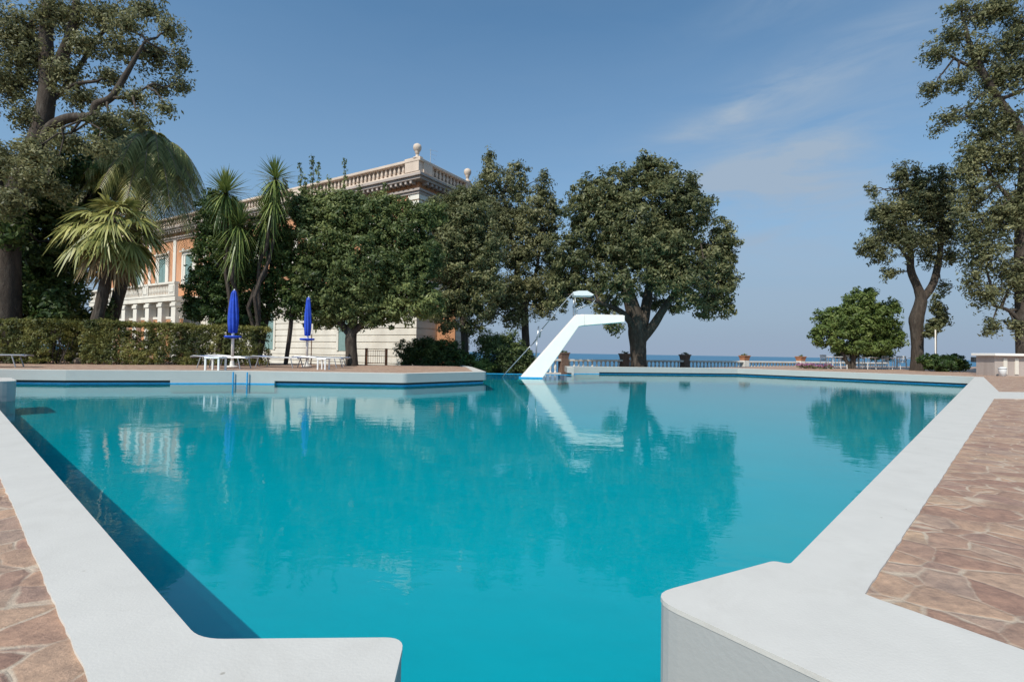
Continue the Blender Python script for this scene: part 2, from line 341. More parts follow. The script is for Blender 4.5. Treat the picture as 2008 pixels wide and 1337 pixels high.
def ragged(pts, ids, amp=.0042, step=.04):
    res = []; n = len(pts)
    for i in range(n):
        a, b = Vector(pts[i]), Vector(pts[(i+1) % n]); res.append(tuple(a))
        if i in ids:
            Ln = min((b-a).length, 9); u = (b-a).normalized(); nn = Vector((u.y, -u.x)); near = a if a.length < b.length else b; sgn = 1 if near is a else -1
            ks = [k*step for k in range(1, int(Ln/step))]; ks = ks if sgn > 0 else [(b-a).length-k for k in ks[::-1]]
            for k in ks: p = a+u*k; res.append(tuple(p+nn*amp*(.9*noise.noise(Vector((p.x*5, p.y*5, 0)))+1.1*noise.noise(Vector((p.x*19, p.y*19, 4))))))
    return res
OC0 = OC; OC = ragged(OC0, (1, 2, 18))
def c_shape(inn, outp, A=(3.05, 25.0), B=(-2.3, 25.0)):
    """ring left open along the far sill, where the water runs to the edge"""
    nr = lambda L_, P_: min(range(len(L_)), key=lambda i: (Vector(L_[i])-Vector(P_)).length)
    ia, ib = nr(inn, A), nr(inn, B); oa, ob = nr(outp, A), nr(outp, B)
    ri = inn[ib:]+inn[:ia+1] if ib > ia else inn[ib:ia+1]
    ro = outp[ob:]+outp[:oa+1] if ob > oa else outp[ob:oa+1]
    return ro + ri[::-1]
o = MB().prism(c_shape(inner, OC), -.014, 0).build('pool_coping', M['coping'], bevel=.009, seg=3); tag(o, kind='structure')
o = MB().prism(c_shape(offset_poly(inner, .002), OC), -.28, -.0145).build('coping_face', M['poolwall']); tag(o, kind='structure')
o = MB().box((.35, 25.17, -.55), (5.6, .2, .37)).build('far_sill', M['tile']); tag(o, kind='structure')
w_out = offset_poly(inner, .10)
o = MB().prism(c_shape(w_out, offset_poly(inner, .16)), -.37, -.282).build('recess_wall', M['dark']); tag(o, kind='structure')  # gap under the coping: its shadow is put into the wall's dark colour
o = MB().prism(offset_poly(inner, .16), FLOOR, -.372, [w_out]).build('pool_walls', M['basin']); tag(o, kind='structure')
band = MB().prism(c_shape(offset_poly(w_out, -.006), offset_poly(w_out, .01)), -.42, -.35).build('waterline_tiles', M['tile']); tag(band, kind='structure')
o = MB().prism(offset_poly(inner, .15), FLOOR-.1, FLOOR).build('pool_floor', M['basin']); tag(o, kind='structure')
mb = MB(); wl = offset_poly(inner, .09); tri = tessellate_polygon([[Vector((*p, 0)) for p in wl]])
def ccw(t, P):
    a, b, c = [Vector(P[i]) for i in t]
    return t if (b-a).x*(c-a).y-(b-a).y*(c-a).x > 0 else t[::-1]
mb.add([(*p, WZ) for p in wl], [ccw(t, wl) for t in tri]); o = mb.build('pool_water', M['water']); tag(o, kind='structure')
# fascia: where the wall drops flush from the coping to the water
fas = MB()
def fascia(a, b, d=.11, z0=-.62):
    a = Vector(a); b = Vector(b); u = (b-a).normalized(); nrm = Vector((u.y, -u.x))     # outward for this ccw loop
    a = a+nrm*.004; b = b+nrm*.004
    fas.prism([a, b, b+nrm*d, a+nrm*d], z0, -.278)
nI = len(inner)
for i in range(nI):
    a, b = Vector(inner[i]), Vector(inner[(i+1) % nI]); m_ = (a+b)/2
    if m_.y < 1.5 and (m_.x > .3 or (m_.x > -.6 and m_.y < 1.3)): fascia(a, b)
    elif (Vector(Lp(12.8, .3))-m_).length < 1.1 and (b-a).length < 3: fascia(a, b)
fas_line = MB()
def fline(a, b):
    a = Vector(a); b = Vector(b); u = (b-a).normalized(); nrm = Vector((u.y, -u.x)); a = a-nrm*.003; b = b-nrm*.003
    fas_line.prism([a, b, b+nrm*.02, a+nrm*.02], -.42, -.352)
for a_, b_ in (((-7.1, 15.31), (-8.3, 15.3)), ((-8.3, 15.3), (-9.9, 14.82)), ((4.6, 26.75), (3.05, 26.5))): fline(a_, b_)
o = fas_line.build('waterline_paint', M['tile']); tag(o, kind='structure')
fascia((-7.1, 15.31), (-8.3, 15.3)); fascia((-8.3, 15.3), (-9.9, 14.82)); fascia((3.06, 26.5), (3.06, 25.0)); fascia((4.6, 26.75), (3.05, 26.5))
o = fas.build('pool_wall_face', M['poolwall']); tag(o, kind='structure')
ni = lambda P_: min(range(len(OC)), key=lambda i: (Vector(OC[i])-Vector(P_)).length)
i9 = ni(OC0[8]); deckR = OC[1:i9+1] + [(11.0, 29.0), (20, 38), (60, 56), (60, -12), (1.9, -12)]
i12 = ni(OC0[12]); deckL = [OC[0]] + OC[:i12-1:-1] + [(-2.9, 24.2), (-45, 24.2), (-45, -12), (1.9, -12), OC[1]]
o = MB().prism(deckR, -.62, -.008).build('deck_paving', M['paving']); tag(o, kind='structure')
o = MB().prism(deckL, -.62, -.008).build('deck_paving', M['paving']); tag(o, kind='structure')
land = [(-180, -90), (180, -90), (180, 113.5), (3.6, 33.4), (2.0, 36), (-1, 62), (-180, 170)]
o = MB().prism(land, -34, -.64, [OC]).build('terrace_ground', M['soil']); tag(o, kind='structure')
sea = MB(); rings = [0, 60, 400, 3000, 30000]; nseg = 48
vs = [(0, 0, -33)]; fs = []
for r in rings[1:]:
    for k in range(nseg): vs.append((r*math.cos(2*PI*k/nseg), r*math.sin(2*PI*k/nseg), -33))
for k in range(nseg): fs.append((0, 1+k, 1+(k+1) % nseg))
for j in range(len(rings)-2):
    for k in range(nseg): fs.append((1+j*nseg+k, 1+(j+1)*nseg+k, 1+(j+1)*nseg+(k+1) % nseg, 1+j*nseg+(k+1) % nseg))
o = sea.add(vs, fs).build('sea', M['sea']); tag(o, kind='structure')

# ------------------------------------------------------------------ foliage
def quads_object(name, P, T, S, ln, wd, tint, mat, parent):
    """one rhombus per leaf: P centre, T along, S across"""
    n = len(P); V = np.empty((n, 4, 3), np.float32)
    V[:, 0] = P-T*ln[:, None]; V[:, 1] = P+S*wd[:, None]-T*ln[:, None]*.1; V[:, 2] = P+T*ln[:, None]; V[:, 3] = P-S*wd[:, None]-T*ln[:, None]*.1
    me = bpy.data.meshes.new(name); me.vertices.add(n*4); me.vertices.foreach_set('co', V.ravel())
    me.loops.add(n*4); me.loops.foreach_set('vertex_index', np.arange(n*4, dtype=np.int32))
    me.polygons.add(n); me.polygons.foreach_set('loop_start', np.arange(0, n*4, 4, dtype=np.int32))
    me.update(calc_edges=True)
    a = me.attributes.new('tint', 'FLOAT', 'FACE'); a.data.foreach_set('value', np.clip(tint, 0, 1).astype(np.float32))
    return link_mesh(name, me, mat, parent)
def unit(a): return a/np.maximum(np.linalg.norm(a, axis=1, keepdims=True), 1e-6)
def leaves(name, C, out, crad, per, size, mat, parent, flat=.75, upb=.35, tb=.5, aspect=.42, droop=0.0, bigf=.55, bigv=.35):
    """C clump centres (n,3), out outward directions (n,3)"""
    n = len(C); per_ = np.maximum(3, (per*RNG.uniform(.5, 1.4, n)).astype(int)); idx = np.repeat(np.arange(n), per_); k = len(idx)
    R = (crad*RNG.uniform(.6, 1.35, n))[idx]
    d = unit(RNG.normal(size=(k, 3))); r = RNG.uniform(0, 1, k)**.45
    P = C[idx] + d*(R*r)[:, None]*np.array([1, 1, flat])
    nrm = unit(out[idx]*.5 + d*.6 + RNG.normal(size=(k, 3))*.45 + np.array([0, 0, upb]))
    T = unit(np.cross(nrm, RNG.normal(size=(k, 3)))); T[:, 2] -= droop; T = unit(T); S = unit(np.cross(nrm, T))
    ln = size*RNG.uniform(.6, 1.25, k); ct = RNG.normal(0, .13, n)[idx]
    big = np.array([noise.noise(Vector(p)*bigf) for p in C])*bigv
    tint = tb + ct + big[idx] + RNG.normal(0, .16, k)
    return quads_object(name, P, T, S, ln, ln*aspect, tint, mat, parent)
def lobe_clumps(lobes, n, shell=.35, amp=.32, fr=1.3, seed=0):
    vol = np.array([l[1][0]*l[1][1]*l[1][2] for l in lobes])**.75; vol /= vol.sum(); C = []; O = []
    for li, (c, r) in enumerate(lobes):
        m = max(4, int(n*vol[li]))
        for _ in range(m):
            d = Vector(RNG.normal(size=3)).normalized(); u = shell+(1-shell)*RNG.uniform()**.6
            q = 1-amp*.5+amp*1.2*noise.noise(d*fr*1.6+Vector((li*7.3+seed, seed*3.1, 0)))
            C.append((c[0]+d.x*r[0]*u*q, c[1]+d.y*r[1]*u*q, c[2]+d.z*r[2]*u*q)); O.append((d.x, d.y, d.z))
    return np.array(C), np.array(O)
def wob_path(a, b, n=6, amp=.08, sag=0.0):
    a = Vector(a); b = Vector(b); L_ = (b-a).length; pts = []
    s = random.random()*50
    for i in range(n+1):
        t = i/n; off = Vector((noise.noise(Vector((s+t*3, 0, 0))), noise.noise(Vector((0, s+t*3, 9))), noise.noise(Vector((5, 0, s+t*3)))))*L_*amp*2*math.sin(PI*t)
        pts.append(a.lerp(b, t)+off+Vector((0, 0, sag*L_*math.sin(PI*t))))
    return pts
def px_lobes(lst, D):
    res = []
    for l in lst:
        px, py, rx, ry = l[:4]; dy = l[4] if len(l) > 4 else 0; dd = D+dy; rd = l[5] if len(l) > 5 else min(rx, max(ry, rx*.6))
        res.append((tuple(Y(px, py, dd)), (1.15*rx*dd/FPX, 1.1*rd*dd/FPX, 1.15*ry*dd/FPX)))
    return res
def px_path(pts, D): return [Y(p[0], p[1], D+(p[3] if len(p) > 3 else 0)) for p in pts]
def px_rad(pts, D): return [p[2]*.84*D/FPX for p in pts]
def broadtree(name, label, cat, D, ground, trunks, lobes, n, per, crad, leaf, mat, bark='bark', shell=.35, amp=.32, tb=.5, group=None, twigs=10, seed=0, flat=.75, upb=.35, droop=0.0, base=None):
    """trunks: list of [(px,py,halfwidth_px,dY),...]; lobes in surveyed pixels at distance D"""
    b0 = px_path(trunks[0], D)[0]; loc = (b0.x, b0.y, ground); t = thing(name, label, cat, loc, group)
    mb = MB(); ends = []
    for k, tr in enumerate(trunks):
        P = px_path(tr, D); R = px_rad(tr, D)
        if k == 0 or P[0].z < ground+.8: P = [Vector((P[0].x, P[0].y, ground-.1))]+P; R = [R[0]*1.2]+R
        # smooth
        PP = []; RR = []
        for i in range(len(P)-1):
            a0 = P[max(i-1, 0)]; a1 = P[i]; a2 = P[i+1]; a3 = P[min(i+2, len(P)-1)]
            for q in range(4):
                s = q/4; PP.append(.5*((2*a1)+(a2-a0)*s+(2*a0-5*a1+4*a2-a3)*s*s+(3*a1-a0-3*a2+a3)*s**3)); RR.append((R[i]*(1-s)+R[i+1]*s)*(1+.08*noise.noise(Vector((len(PP)*.7, k, 0)))))
        PP.append(P[-1]); RR.append(R[-1]); mb.tube(PP, RR, 10); ends += PP[len(PP)//2:]
    LB = px_lobes(lobes, D)
    C, O = lobe_clumps(LB, int(n*1.35), shell, amp, seed=seed+len(label)); leaf *= 1.1
    for c, r in LB:
        c = Vector(c); e = min(ends, key=lambda p: (p-c).length); rr = max(.03, .045*min(r)**.6)
        mb.tube(wob_path(e, c, 5, .1), [rr*(1.5-1.0*i/5) for i in range(6)], 6)
        near = [Vector(x) for x in C if ((x[0]-c.x)/r[0])**2+((x[1]-c.y)/r[1])**2+((x[2]-c.z)/r[2])**2 < 1.3]
        random.shuffle(near)
        for q in near[:twigs]:
            mb.tube(wob_path(c.lerp(e, .25*random.random()), q, 4, .12), [rr*.5*(1-.8*i/4) for i in range(5)], 4, False)
    mb.build('trunk', M[bark], t, smooth=True)
    leaves('crown', C, O, crad, per, leaf, M[mat], t, flat=flat, tb=tb, upb=upb, droop=droop)
    return t
LOW = -.64
broadtree('oak_tree', 'broad round-crowned evergreen oak behind the tip of the diving board, thick dark forked trunk', 'tree', 29.3, LOW,
    [[(1252, 715, 19), (1251, 680, 19), (1250, 655, 22), (1246, 625, 20), (1232, 575, 15), (1222, 530, 11), (1200, 470, 7)],
     [(1252, 655, 17), (1262, 625, 14), (1270, 580, 11, .5), (1278, 530, 9, .8), (1285, 440, 6, .5)],
     [(1253, 668, 15), (1278, 642, 11, -.4), (1302, 605, 9, -.9), (1330, 565, 6, -1.2), (1370, 520, 4, -1.4)],
     [(1243, 640, 9), (1222, 615, 7, -1), (1195, 600, 5, -1.6), (1165, 590, 3, -2)]],
    [(1255, 430, 115, 85), (1165, 430, 70, 75), (1345, 430, 60, 70), (1285, 345, 60, 42), (1215, 370, 60, 45), (1160, 385, 45, 38), (1345, 375, 40, 38), (1400, 500, 50, 45), (1410, 545, 35, 55),
     (1425, 480, 26, 20), (1115, 500, 50, 55), (1150, 560, 60, 45), (1225, 500, 90, 50), (1320, 510, 70, 50), (1380, 600, 45, 32), (1345, 590, 30, 22, -2), (1095, 570, 35, 45), (1205, 635, 22, 20, -2), (1265, 318, 22, 20), (1190, 595, 30, 26, -1), (1300, 545, 60, 40, -2.2), (1400, 560, 45, 50), (1210, 555, 50, 36, -2.4), (1350, 535, 55, 45, -2), (1422, 600, 22, 22), (1280, 480, 80, 50, -2), (1412, 450, 24, 34), (1320, 600, 22, 16, 1), (1285, 590, 26, 20, 2)],
    2000, 42, .34, .10, 'oak', shell=.3, amp=.35, tb=.47, twigs=9)
broadtree('slender_tree', 'tall ragged grey-green tree with pointed tops, between the big oak and the villa', 'tree', 33, LOW,
    [[(1033, 700, 9), (1030, 650, 9), (1028, 600, 8), (1015, 540, 6), (1005, 470, 4), (985, 380, 3)], [(1028, 610, 6), (1050, 540, 4), (1062, 460, 3)]],
    [(962, 345, 26, 45), (958, 310, 12, 22), (1010, 365, 34, 48), (1060, 390, 26, 50), (1030, 430, 55, 50), (965, 415, 38, 45), (1060, 480, 40, 40), (1015, 500, 45, 45, 0), (1040, 560, 55, 45), (985, 575, 40, 40), (1075, 600, 40, 30), (1010, 625, 40, 22), (1068, 350, 10, 22), (1015, 322, 9, 18), (940, 380, 24, 40), (1080, 430, 24, 60), (985, 440, 40, 60), (960, 480, 30, 60), (1085, 540, 26, 50), (1000, 590, 50, 40), (960, 620, 30, 20)],
    1300, 34, .36, .095, 'grey', shell=.15, amp=.4, tb=.5, twigs=10, upb=.2)
broadtree('leaning_oak', 'dull green tree with slim dark trunk, filling the gap right of the wide dense tree', 'tree', 27.5, LOW,
    [[(912, 705, 8), (910, 650, 8), (905, 600, 7), (900, 540, 5), (905, 460, 3)]],
    [(895, 450, 55, 55), (925, 430, 45, 50), (865, 420, 45, 40), (950, 480, 40, 50), (900, 520, 70, 45), (945, 560, 45, 40), (895, 580, 55, 40), (870, 500, 50, 60), (920, 400, 40, 36), (955, 520, 34, 60), (930, 610, 40, 24), (870, 620, 34, 24), (880, 640, 20, 16), (925, 645, 26, 20), (868, 405, 34, 22), (905, 388, 26, 22)],
    1050, 40, .33, .09, 'oak', tb=.5, shell=.25, upb=.25)
broadtree('dense_tree', 'wide dense dark-green tree spreading low over its short trunk in front of the villa', 'tree', 22.5, -.01,
    [[(690, 718, 15), (689, 690, 13), (688, 665, 13), (692, 630, 11), (700, 560, 7), (720, 480, 4)], [(688, 660, 8), (660, 620, 7), (635, 560, 4)], [(690, 655, 8), (730, 615, 7), (780, 570, 4)]],
    [(628, 470, 58, 62), (610, 425, 38, 38), (672, 420, 50, 42), (730, 430, 62, 45), (790, 465, 55, 55), (640, 560, 70, 65), (720, 530, 90, 80), (800, 550, 58, 62), (830, 500, 40, 45), (690, 605, 75, 40), (770, 610, 70, 32), (620, 620, 45, 28), (845, 595, 32, 35), (845, 420, 30, 30), (640, 398, 40, 24), (700, 398, 46, 24), (760, 405, 40, 24), (592, 402, 28, 28), (820, 415, 30, 22)],
    2000, 45, .26, .078, 'green', shell=.35, amp=.28, tb=.55, twigs=8, upb=.3)
def shoots():
    t = thing('climbing_shoots', 'thin upright leafy shoots standing out above the wide dense tree', 'shrub', tuple(Y(618, 400, 22.6)))
    C = []; mb = MB()
    for px, top, x0 in ((588, 322, 592), (612, 308, 612), (624, 320, 626), (676, 314, 676), (598, 345, 600), (645, 348, 648), (705, 365, 707), (755, 360, 757), (560, 352, 566)):
        a = Y(x0, 420, 22.6); b = Y(px, top, 22.6); P = wob_path(a, b, 8, .03); MB().tube(P, [.02*(1-.6*i/8) for i in range(9)], 5).build('stem', M['bark'], t)
        for p in wob_path(a, b, 16, .0): C.append(tuple(p+Vector((random.uniform(-.04, .04), random.uniform(-.05, .05), 0))))
    C = np.array(C); leaves('foliage', C, unit(RNG.normal(size=C.shape)), .13, 17, .065, M['green'], t, tb=.5)
shoots()
broadtree('ivy_tree', 'slim ivy-covered tree mass between the palm and the blue closed parasol', 'tree', 21.8, -.01,
    [[(432, 720, 8), (430, 640, 8), (428, 560, 7), (435, 480, 5), (440, 420, 4)]],
    [(408, 450, 26, 45), (425, 400, 32, 42), (425, 500, 38, 60), (410, 560, 45, 45), (395, 605, 40, 28), (440, 590, 40, 40), (455, 440, 24, 60), (452, 545, 26, 60), (385, 612, 26, 18), (475, 600, 28, 30), (475, 540, 16, 50), (370, 600, 14, 12), (495, 490, 22, 70), (500, 575, 24, 50), (395, 500, 20, 60), (470, 500, 24, 70), (515, 540, 22, 60), (470, 630, 60, 16)],
    850, 42, .22, .07, 'ivy', shell=.3, tb=.52, upb=.2)
broadtree('ivy_tree', 'ivy-clad leaning stems behind the second blue parasol, left of the dense tree', 'tree', 22.4, -.01,
    [[(505, 720, 6), (520, 640, 6), (530, 570, 6), (535, 480, 5)], [(560, 715, 5), (570, 640, 5), (575, 560, 4)]],
    [(560, 520, 34, 60), (575, 590, 36, 42), (530, 590, 20, 45), (545, 460, 28, 50), (505, 615, 22, 22), (600, 545, 30, 50)],
    430, 40, .22, .07, 'ivy', shell=.3, tb=.6, upb=.2)

# big tree at the left edge
broadtree('plane_tree', 'huge spreading tree at the left edge with twisting bare limbs against the sky', 'tree', 20.5, -.01,
    [[(12, 715, 27), (14, 600, 26), (14, 480, 25), (30, 390, 24), (62, 310, 21), (84, 240, 19), (94, 160, 16), (90, 80, 14), (96, 0, 11), (92, -60, 8)],
     [(14, 450, 20), (-10, 350, 18), (-50, 240, 15), (-90, 120, 10)],
     [(92, 170, 12), (118, 120, 12), (142, 60, 10), (150, 0, 7), (158, -60, 5)],
     [(66, 325, 11), (84, 285, 11, -.5), (100, 250, 11, -.8), (135, 232, 10, -1), (180, 228, 9, -1), (190, 205, 9, -1.1), (218, 192, 7, -1.1), (245, 150, 6, -1), (268, 110, 4, -1), (285, 80, 2, -1)],
     [(95, 200, 7), (125, 175, 6, .5), (160, 125, 5, .6), (205, 60, 4, .6), (265, 35, 3, .6), (310, 30, 2, .6)],
     [(218, 192, 4, -1.1), (250, 190, 3, -1.1), (290, 170, 2, -1)], [(205, 55, 4, .6), (180, 10, 3, .6), (150, -40, 2, .5)], [(115, 185, 5), (150, 165, 4, -.4), (190, 160, 3, -.5)]],
    [(40, 60, 60, 60), (120, 30, 60, 45), (200, 25, 60, 35), (285, 20, 50, 30), (335, 60, 28, 34), (355, 120, 24, 30), (350, 165, 26, 26), (300, 110, 40, 36), (240, 95, 46, 34), (170, 90, 46, 36), (20, 160, 60, 50), (60, 230, 50, 36), (10, 320, 60, 50), (315, 175, 28, 20), (265, 190, 34, 26, -1),
     (160, 190, 46, 34), (215, 150, 40, 26), (210, 235, 55, 28, -1.5), (100, 270, 50, 28, 1), (55, 345, 50, 36, -2.2), (20, 400, 50, 36, -2.2), (110, 370, 46, 30, -1.5), (80, 310, 46, 26, -2), (-80, 100, 90, 120), (-90, 320, 80, 120), (250, 50, 45, 30, -1), (140, 280, 60, 32, -1), (270, 235, 46, 26, -2.5), (320, 215, 30, 18, -2.5), (200, 290, 46, 26, -2.5), (60, 300, 50, 36, -2), (130, 140, 40, 40), (60, 110, 50, 50)],
    3300, 17, .30, .07, 'grey', bark='bark', shell=.0, amp=.35, tb=.45, twigs=15, upb=.2, flat=.7)
broadtree('laurel_tree', 'dark shady evergreen mass behind the hedge at the far left, under the spreading tree', 'tree', 22.5, -.01,
    [[(60, 715, 9), (62, 600, 9), (60, 480, 8)], [(100, 715, 6), (110, 600, 6), (120, 480, 5)]],
    [(60, 400, 70, 70), (10, 520, 70, 100), (90, 520, 60, 100), (120, 400, 45, 50), (70, 340, 55, 35), (150, 330, 50, 40), (40, 610, 90, 40), (140, 580, 30, 60), (200, 330, 50, 50, 1.5), (-70, 480, 60, 140), (235, 275, 50, 40, 2), (190, 400, 50, 60, 2), (150, 460, 50, 60, 1.5), (60, 620, 60, 50, 1), (150, 640, 60, 40, 1), (10, 440, 40, 60, -2.5), (110, 600, 30, 50, -1), (200, 620, 22, 40, 1), (-40, 640, 60, 50)],
    1900, 36, .32, .105, 'ivy', tb=.5, shell=.25, upb=.2)
# right side
broadtree('tall_tree', 'large dark tree hanging over the right edge of the picture, overhanging branches above', 'tree', 25.5, -.01,
    [[(2010, 715, 17), (2008, 600, 17), (2006, 480, 16), (2010, 380, 15), (2012, 300, 14), (1990, 240, 10), (1955, 190, 7), (1925, 140, 8), (1905, 100, 6), (1890, 40, 3)],
     [(2012, 330, 12), (2040, 220, 11), (2060, 100, 8)], [(2008, 420, 6), (1980, 390, 5), (1955, 360, 3)], [(1925, 140, 5), (1880, 120, 3), (1850, 100, 2)], [(2008, 640, 6), (1980, 610, 4), (1950, 600, 3)], [(1960, 195, 5), (2000, 180, 4), (2030, 160, 3)]],
    [(1835, 105, 34, 30), (1825, 175, 24, 26), (1870, 70, 36, 34), (1930, 30, 45, 34), (1880, 160, 38, 32), (1860, 230, 30, 26), (1925, 220, 45, 40), (1840, 255, 16, 12), (1985, 90, 40, 40), (1920, 300, 45, 45), (1975, 310, 50, 60), (1910, 380, 40, 50), (1960, 430, 60, 60), (1930, 500, 50, 50),
     (1985, 540, 45, 60), (1935, 580, 34, 36), (1945, 640, 22, 26), (1990, 640, 22, 26), (1880, 15, 40, 25), (2090, 300, 80, 200), (2090, 80, 70, 90), (2080, 560, 60, 90), (1905, 460, 30, 45), (1900, 330, 34, 50), (1890, 420, 24, 40), (1960, 150, 50, 50), (1915, 110, 40, 40), (1970, 240, 40, 40), (1905, 550, 24, 30), (1965, 15, 50, 40), (2000, 60, 40, 50), (1995, 140, 40, 40), (1935, 260, 50, 30), (2000, 400, 40, 60)],
    3500, 17, .30, .08, 'grey', tb=.42, shell=.0, amp=.45, twigs=12, upb=.25)
broadtree('forked_tree', 'open tree with forked bare trunk standing right of the round shrub tree', 'tree', 30, -.01,
    [[(1798, 715, 13), (1799, 680, 12), (1798, 650, 13), (1797, 625, 15), (1806, 590, 12), (1800, 565, 9), (1786, 530, 8), (1785, 490, 6), (1772, 430, 4), (1765, 370, 2)],
     [(1806, 590, 9), (1828, 560, 8), (1838, 525, 7), (1845, 480, 5), (1848, 420, 3)], [(1787, 520, 4), (1760, 480, 3), (1725, 460, 2)]],
    [(1715, 375, 9, 16), (1725, 415, 26, 26), (1765, 345, 24, 32), (1800, 360, 34, 36), (1845, 355, 24, 34), (1770, 410, 45, 34), (1830, 410, 42, 36), (1710, 480, 32, 24), (1750, 465, 34, 28), (1850, 460, 28, 30), (1865, 500, 22, 24), (1745, 535, 20, 18), (1695, 490, 18, 14), (1822, 470, 30, 22), (1795, 330, 10, 20), (1850, 560, 12, 22), (1740, 440, 36, 46), (1790, 400, 50, 56), (1832, 400, 40, 60), (1860, 440, 26, 60), (1765, 335, 8, 24), (1703, 372, 7, 18), (1848, 330, 9, 22), (1790, 470, 40, 40, -1), (1822, 500, 22, 30), (1725, 500, 26, 26), (1868, 380, 20, 40)],
    1800, 17, .26, .08, 'grey', tb=.42, shell=.0, amp=.38, twigs=9)
broadtree('round_shrub_tree', 'low rounded bright-green tree over the white tables on the far right terrace', 'tree', 31.5, -.01,
    [[(1672, 715, 6), (1675, 690, 6), (1680, 660, 5), (1685, 620, 3)], [(1664, 716, 4), (1650, 690, 4), (1640, 660, 3)]],
    [(1685, 600, 40, 34), (1640, 625, 36, 30), (1725, 620, 40, 32), (1680, 640, 70, 34), (1615, 655, 28, 24), (1745, 655, 28, 30), (1690, 678, 74, 22), (1660, 690, 30, 16, 1), (1720, 692, 30, 14, 1.5), (1700, 580, 18, 16), (1748, 600, 14, 20), (1600, 665, 12, 10)],
    900, 42, .25, .085, 'bright', shell=.35, tb=.47, amp=.36)
broadtree('sapling', 'thin young tree with sparse leaves between the forked trunk and the right edge tree', 'tree', 29, -.01,
    [[(1835, 715, 2.3), (1835, 680, 2.2), (1836, 640, 1.8), (1838, 600, 1.2)]],
    [(1838, 600, 14, 22), (1830, 640, 18, 18), (1848, 622, 14, 22), (1822, 655, 12, 8)], 100, 24, .2, .085, 'oak', tb=.5, shell=.1)

def bush(name, label, D, ground, lobes, n, per, crad, leaf, mat, tb=.5, kind='shrub', droop=0):
    LB = px_lobes(lobes, D); c0 = LB[0][0]; t = thing(name, label, kind, (c0[0], c0[1], ground))
    C, O = lobe_clumps(LB, n, .3, .3, seed=D); C[:, 2] = np.maximum(C[:, 2], ground+.05)
    mb = MB()
    mb.lathe([(.16, -.05), (.2, .1), (.15, .16)], (c0[0], c0[1], ground), 8)
    for k in range(14): mb.tube(wob_path((c0[0]+random.uniform(-.03, .03), c0[1]+random.uniform(-.03, .03), ground), C[random.randrange(len(C))], 4, .1), [.05, .025, .02, .014, .008], 5)
    mb.build('stem', M['bark'], t); leaves('foliage', C, O, crad, per, leaf, M[mat], t, tb=tb, droop=droop); return t
bush('dark_shrub', 'dark rounded shrub at the end of the left deck, by the cream wall', 25.5, LOW, [(835, 700, 55, 36), (800, 695, 28, 26), (880, 705, 45, 30), (850, 690, 40, 24), (880, 682, 34, 18), (830, 680, 36, 20)], 420, 48, .24, .07, 'ivy', .5)
bush('light_shrub', 'bright yellow-green low shrub beside the dark shrub, left of the diving board', 26.0, LOW, [(925, 715, 30, 22), (905, 705, 20, 18), (950, 720, 20, 16)], 190, 45, .2, .07, 'bright', .5)
bush('dark_shrub', 'dark leafy undergrowth shrub directly behind the diving board ladder', 27.5, LOW, [(975, 695, 40, 34), (1010, 700, 32, 34), (960, 670, 30, 24), (1035, 712, 22, 24), (985, 720, 55, 22), (1000, 665, 22, 18)], 480, 45, .26, .075, 'green', .35)
bush('agave_bush', 'low dark spiky bush at the foot of the forked tree', 28.5, -.01, [(1850, 712, 38, 16), (1825, 708, 18, 14), (1878, 716, 18, 10)], 170, 40, .2, .11, 'ivy', .5)
# pink flowers
t = thing('flower_bed', 'low bed of pink flowers by the white sea balustrade', 'flowers', tuple(G(1600, 722, 0)))
LBf = px_lobes([(1600, 718, 34, 5), (1575, 717, 16, 4)], 30.5); C, O = lobe_clumps(LBf, 90, .2, .3)
leaves('foliage', C-np.array([0, 0, .04]), O, .12, 14, .05, M['green'], t); leaves('flowers', C+np.array([0, 0, .04]), O, .12, 16, .045, M['pinkf'], t)

# hedges
def hedge(label, a, b, h0, h1, depth, n):
    a = Vector(a); b = Vector(b); u = (b-a).normalized(); nr = Vector((-u.y, u.x, 0)); mid = (a+b)/2
    t = thing('hedge', label, 'hedge', (mid.x, mid.y, -.01), 'clipped hedges behind the left deck')
    Ln = (b-a).length; C = []; O = []
    for _ in range(n):
        s = RNG.uniform(); h = h0+(h1-h0)*s + .05*noise.noise(Vector((s*Ln*1.2, 0, 3))); f = RNG.uniform()
        if f < .55: d = -RNG.uniform(0, .16); z = RNG.uniform(.05, h-.05); oo = -nr
        elif f < .8: d = RNG.uniform(0, depth); z = h-RNG.uniform(0, .14); oo = Vector((0, 0, 1)); 
        else: d = RNG.uniform(0, depth); z = RNG.uniform(.05, h-.1); oo = nr
        if f < .8 and f >= .55: p = a+u*(s*Ln)+nr*d
        elif f < .55: p = a+u*(s*Ln)+nr*(-d)
        else: p = a+u*(s*Ln)+nr*d
        p = p + nr*(.09*noise.noise(Vector((s*Ln*1.5, z*1.5, 1))))
        if noise.noise(Vector((s*Ln*.9+4, z*.9, 7))) > .24 and f < .55: continue
        C.append((p.x, p.y, z)); O.append(tuple(oo))
    mb = MB()
    for k in range(int(Ln*5)):
        p = a+u*random.uniform(0, Ln)+nr*random.uniform(.15, depth-.1); mb.tube(wob_path((p.x, p.y, -.02), (p.x+random.uniform(-.3, .3), p.y+random.uniform(-.2, .2), h0*random.uniform(.5, .9)), 4, .1), [.025, .02, .016, .012, .008], 5)
    mb.build('stem', M['bark'], t)
    leaves('foliage', np.array(C), np.array(O), .13, 30, .042, M['hedge'], t, tb=.48, upb=.15, bigf=1.6, bigv=.9)
ha = G(168, 714, 0); hb = G(598, 713, 0)
hedge('clipped olive-green hedge behind the blue parasols, the longer of the two', (ha.x, 18.6, 0), (hb.x-.2, 20.6, 0), 1.62, 1.53, 1.0, 2400)
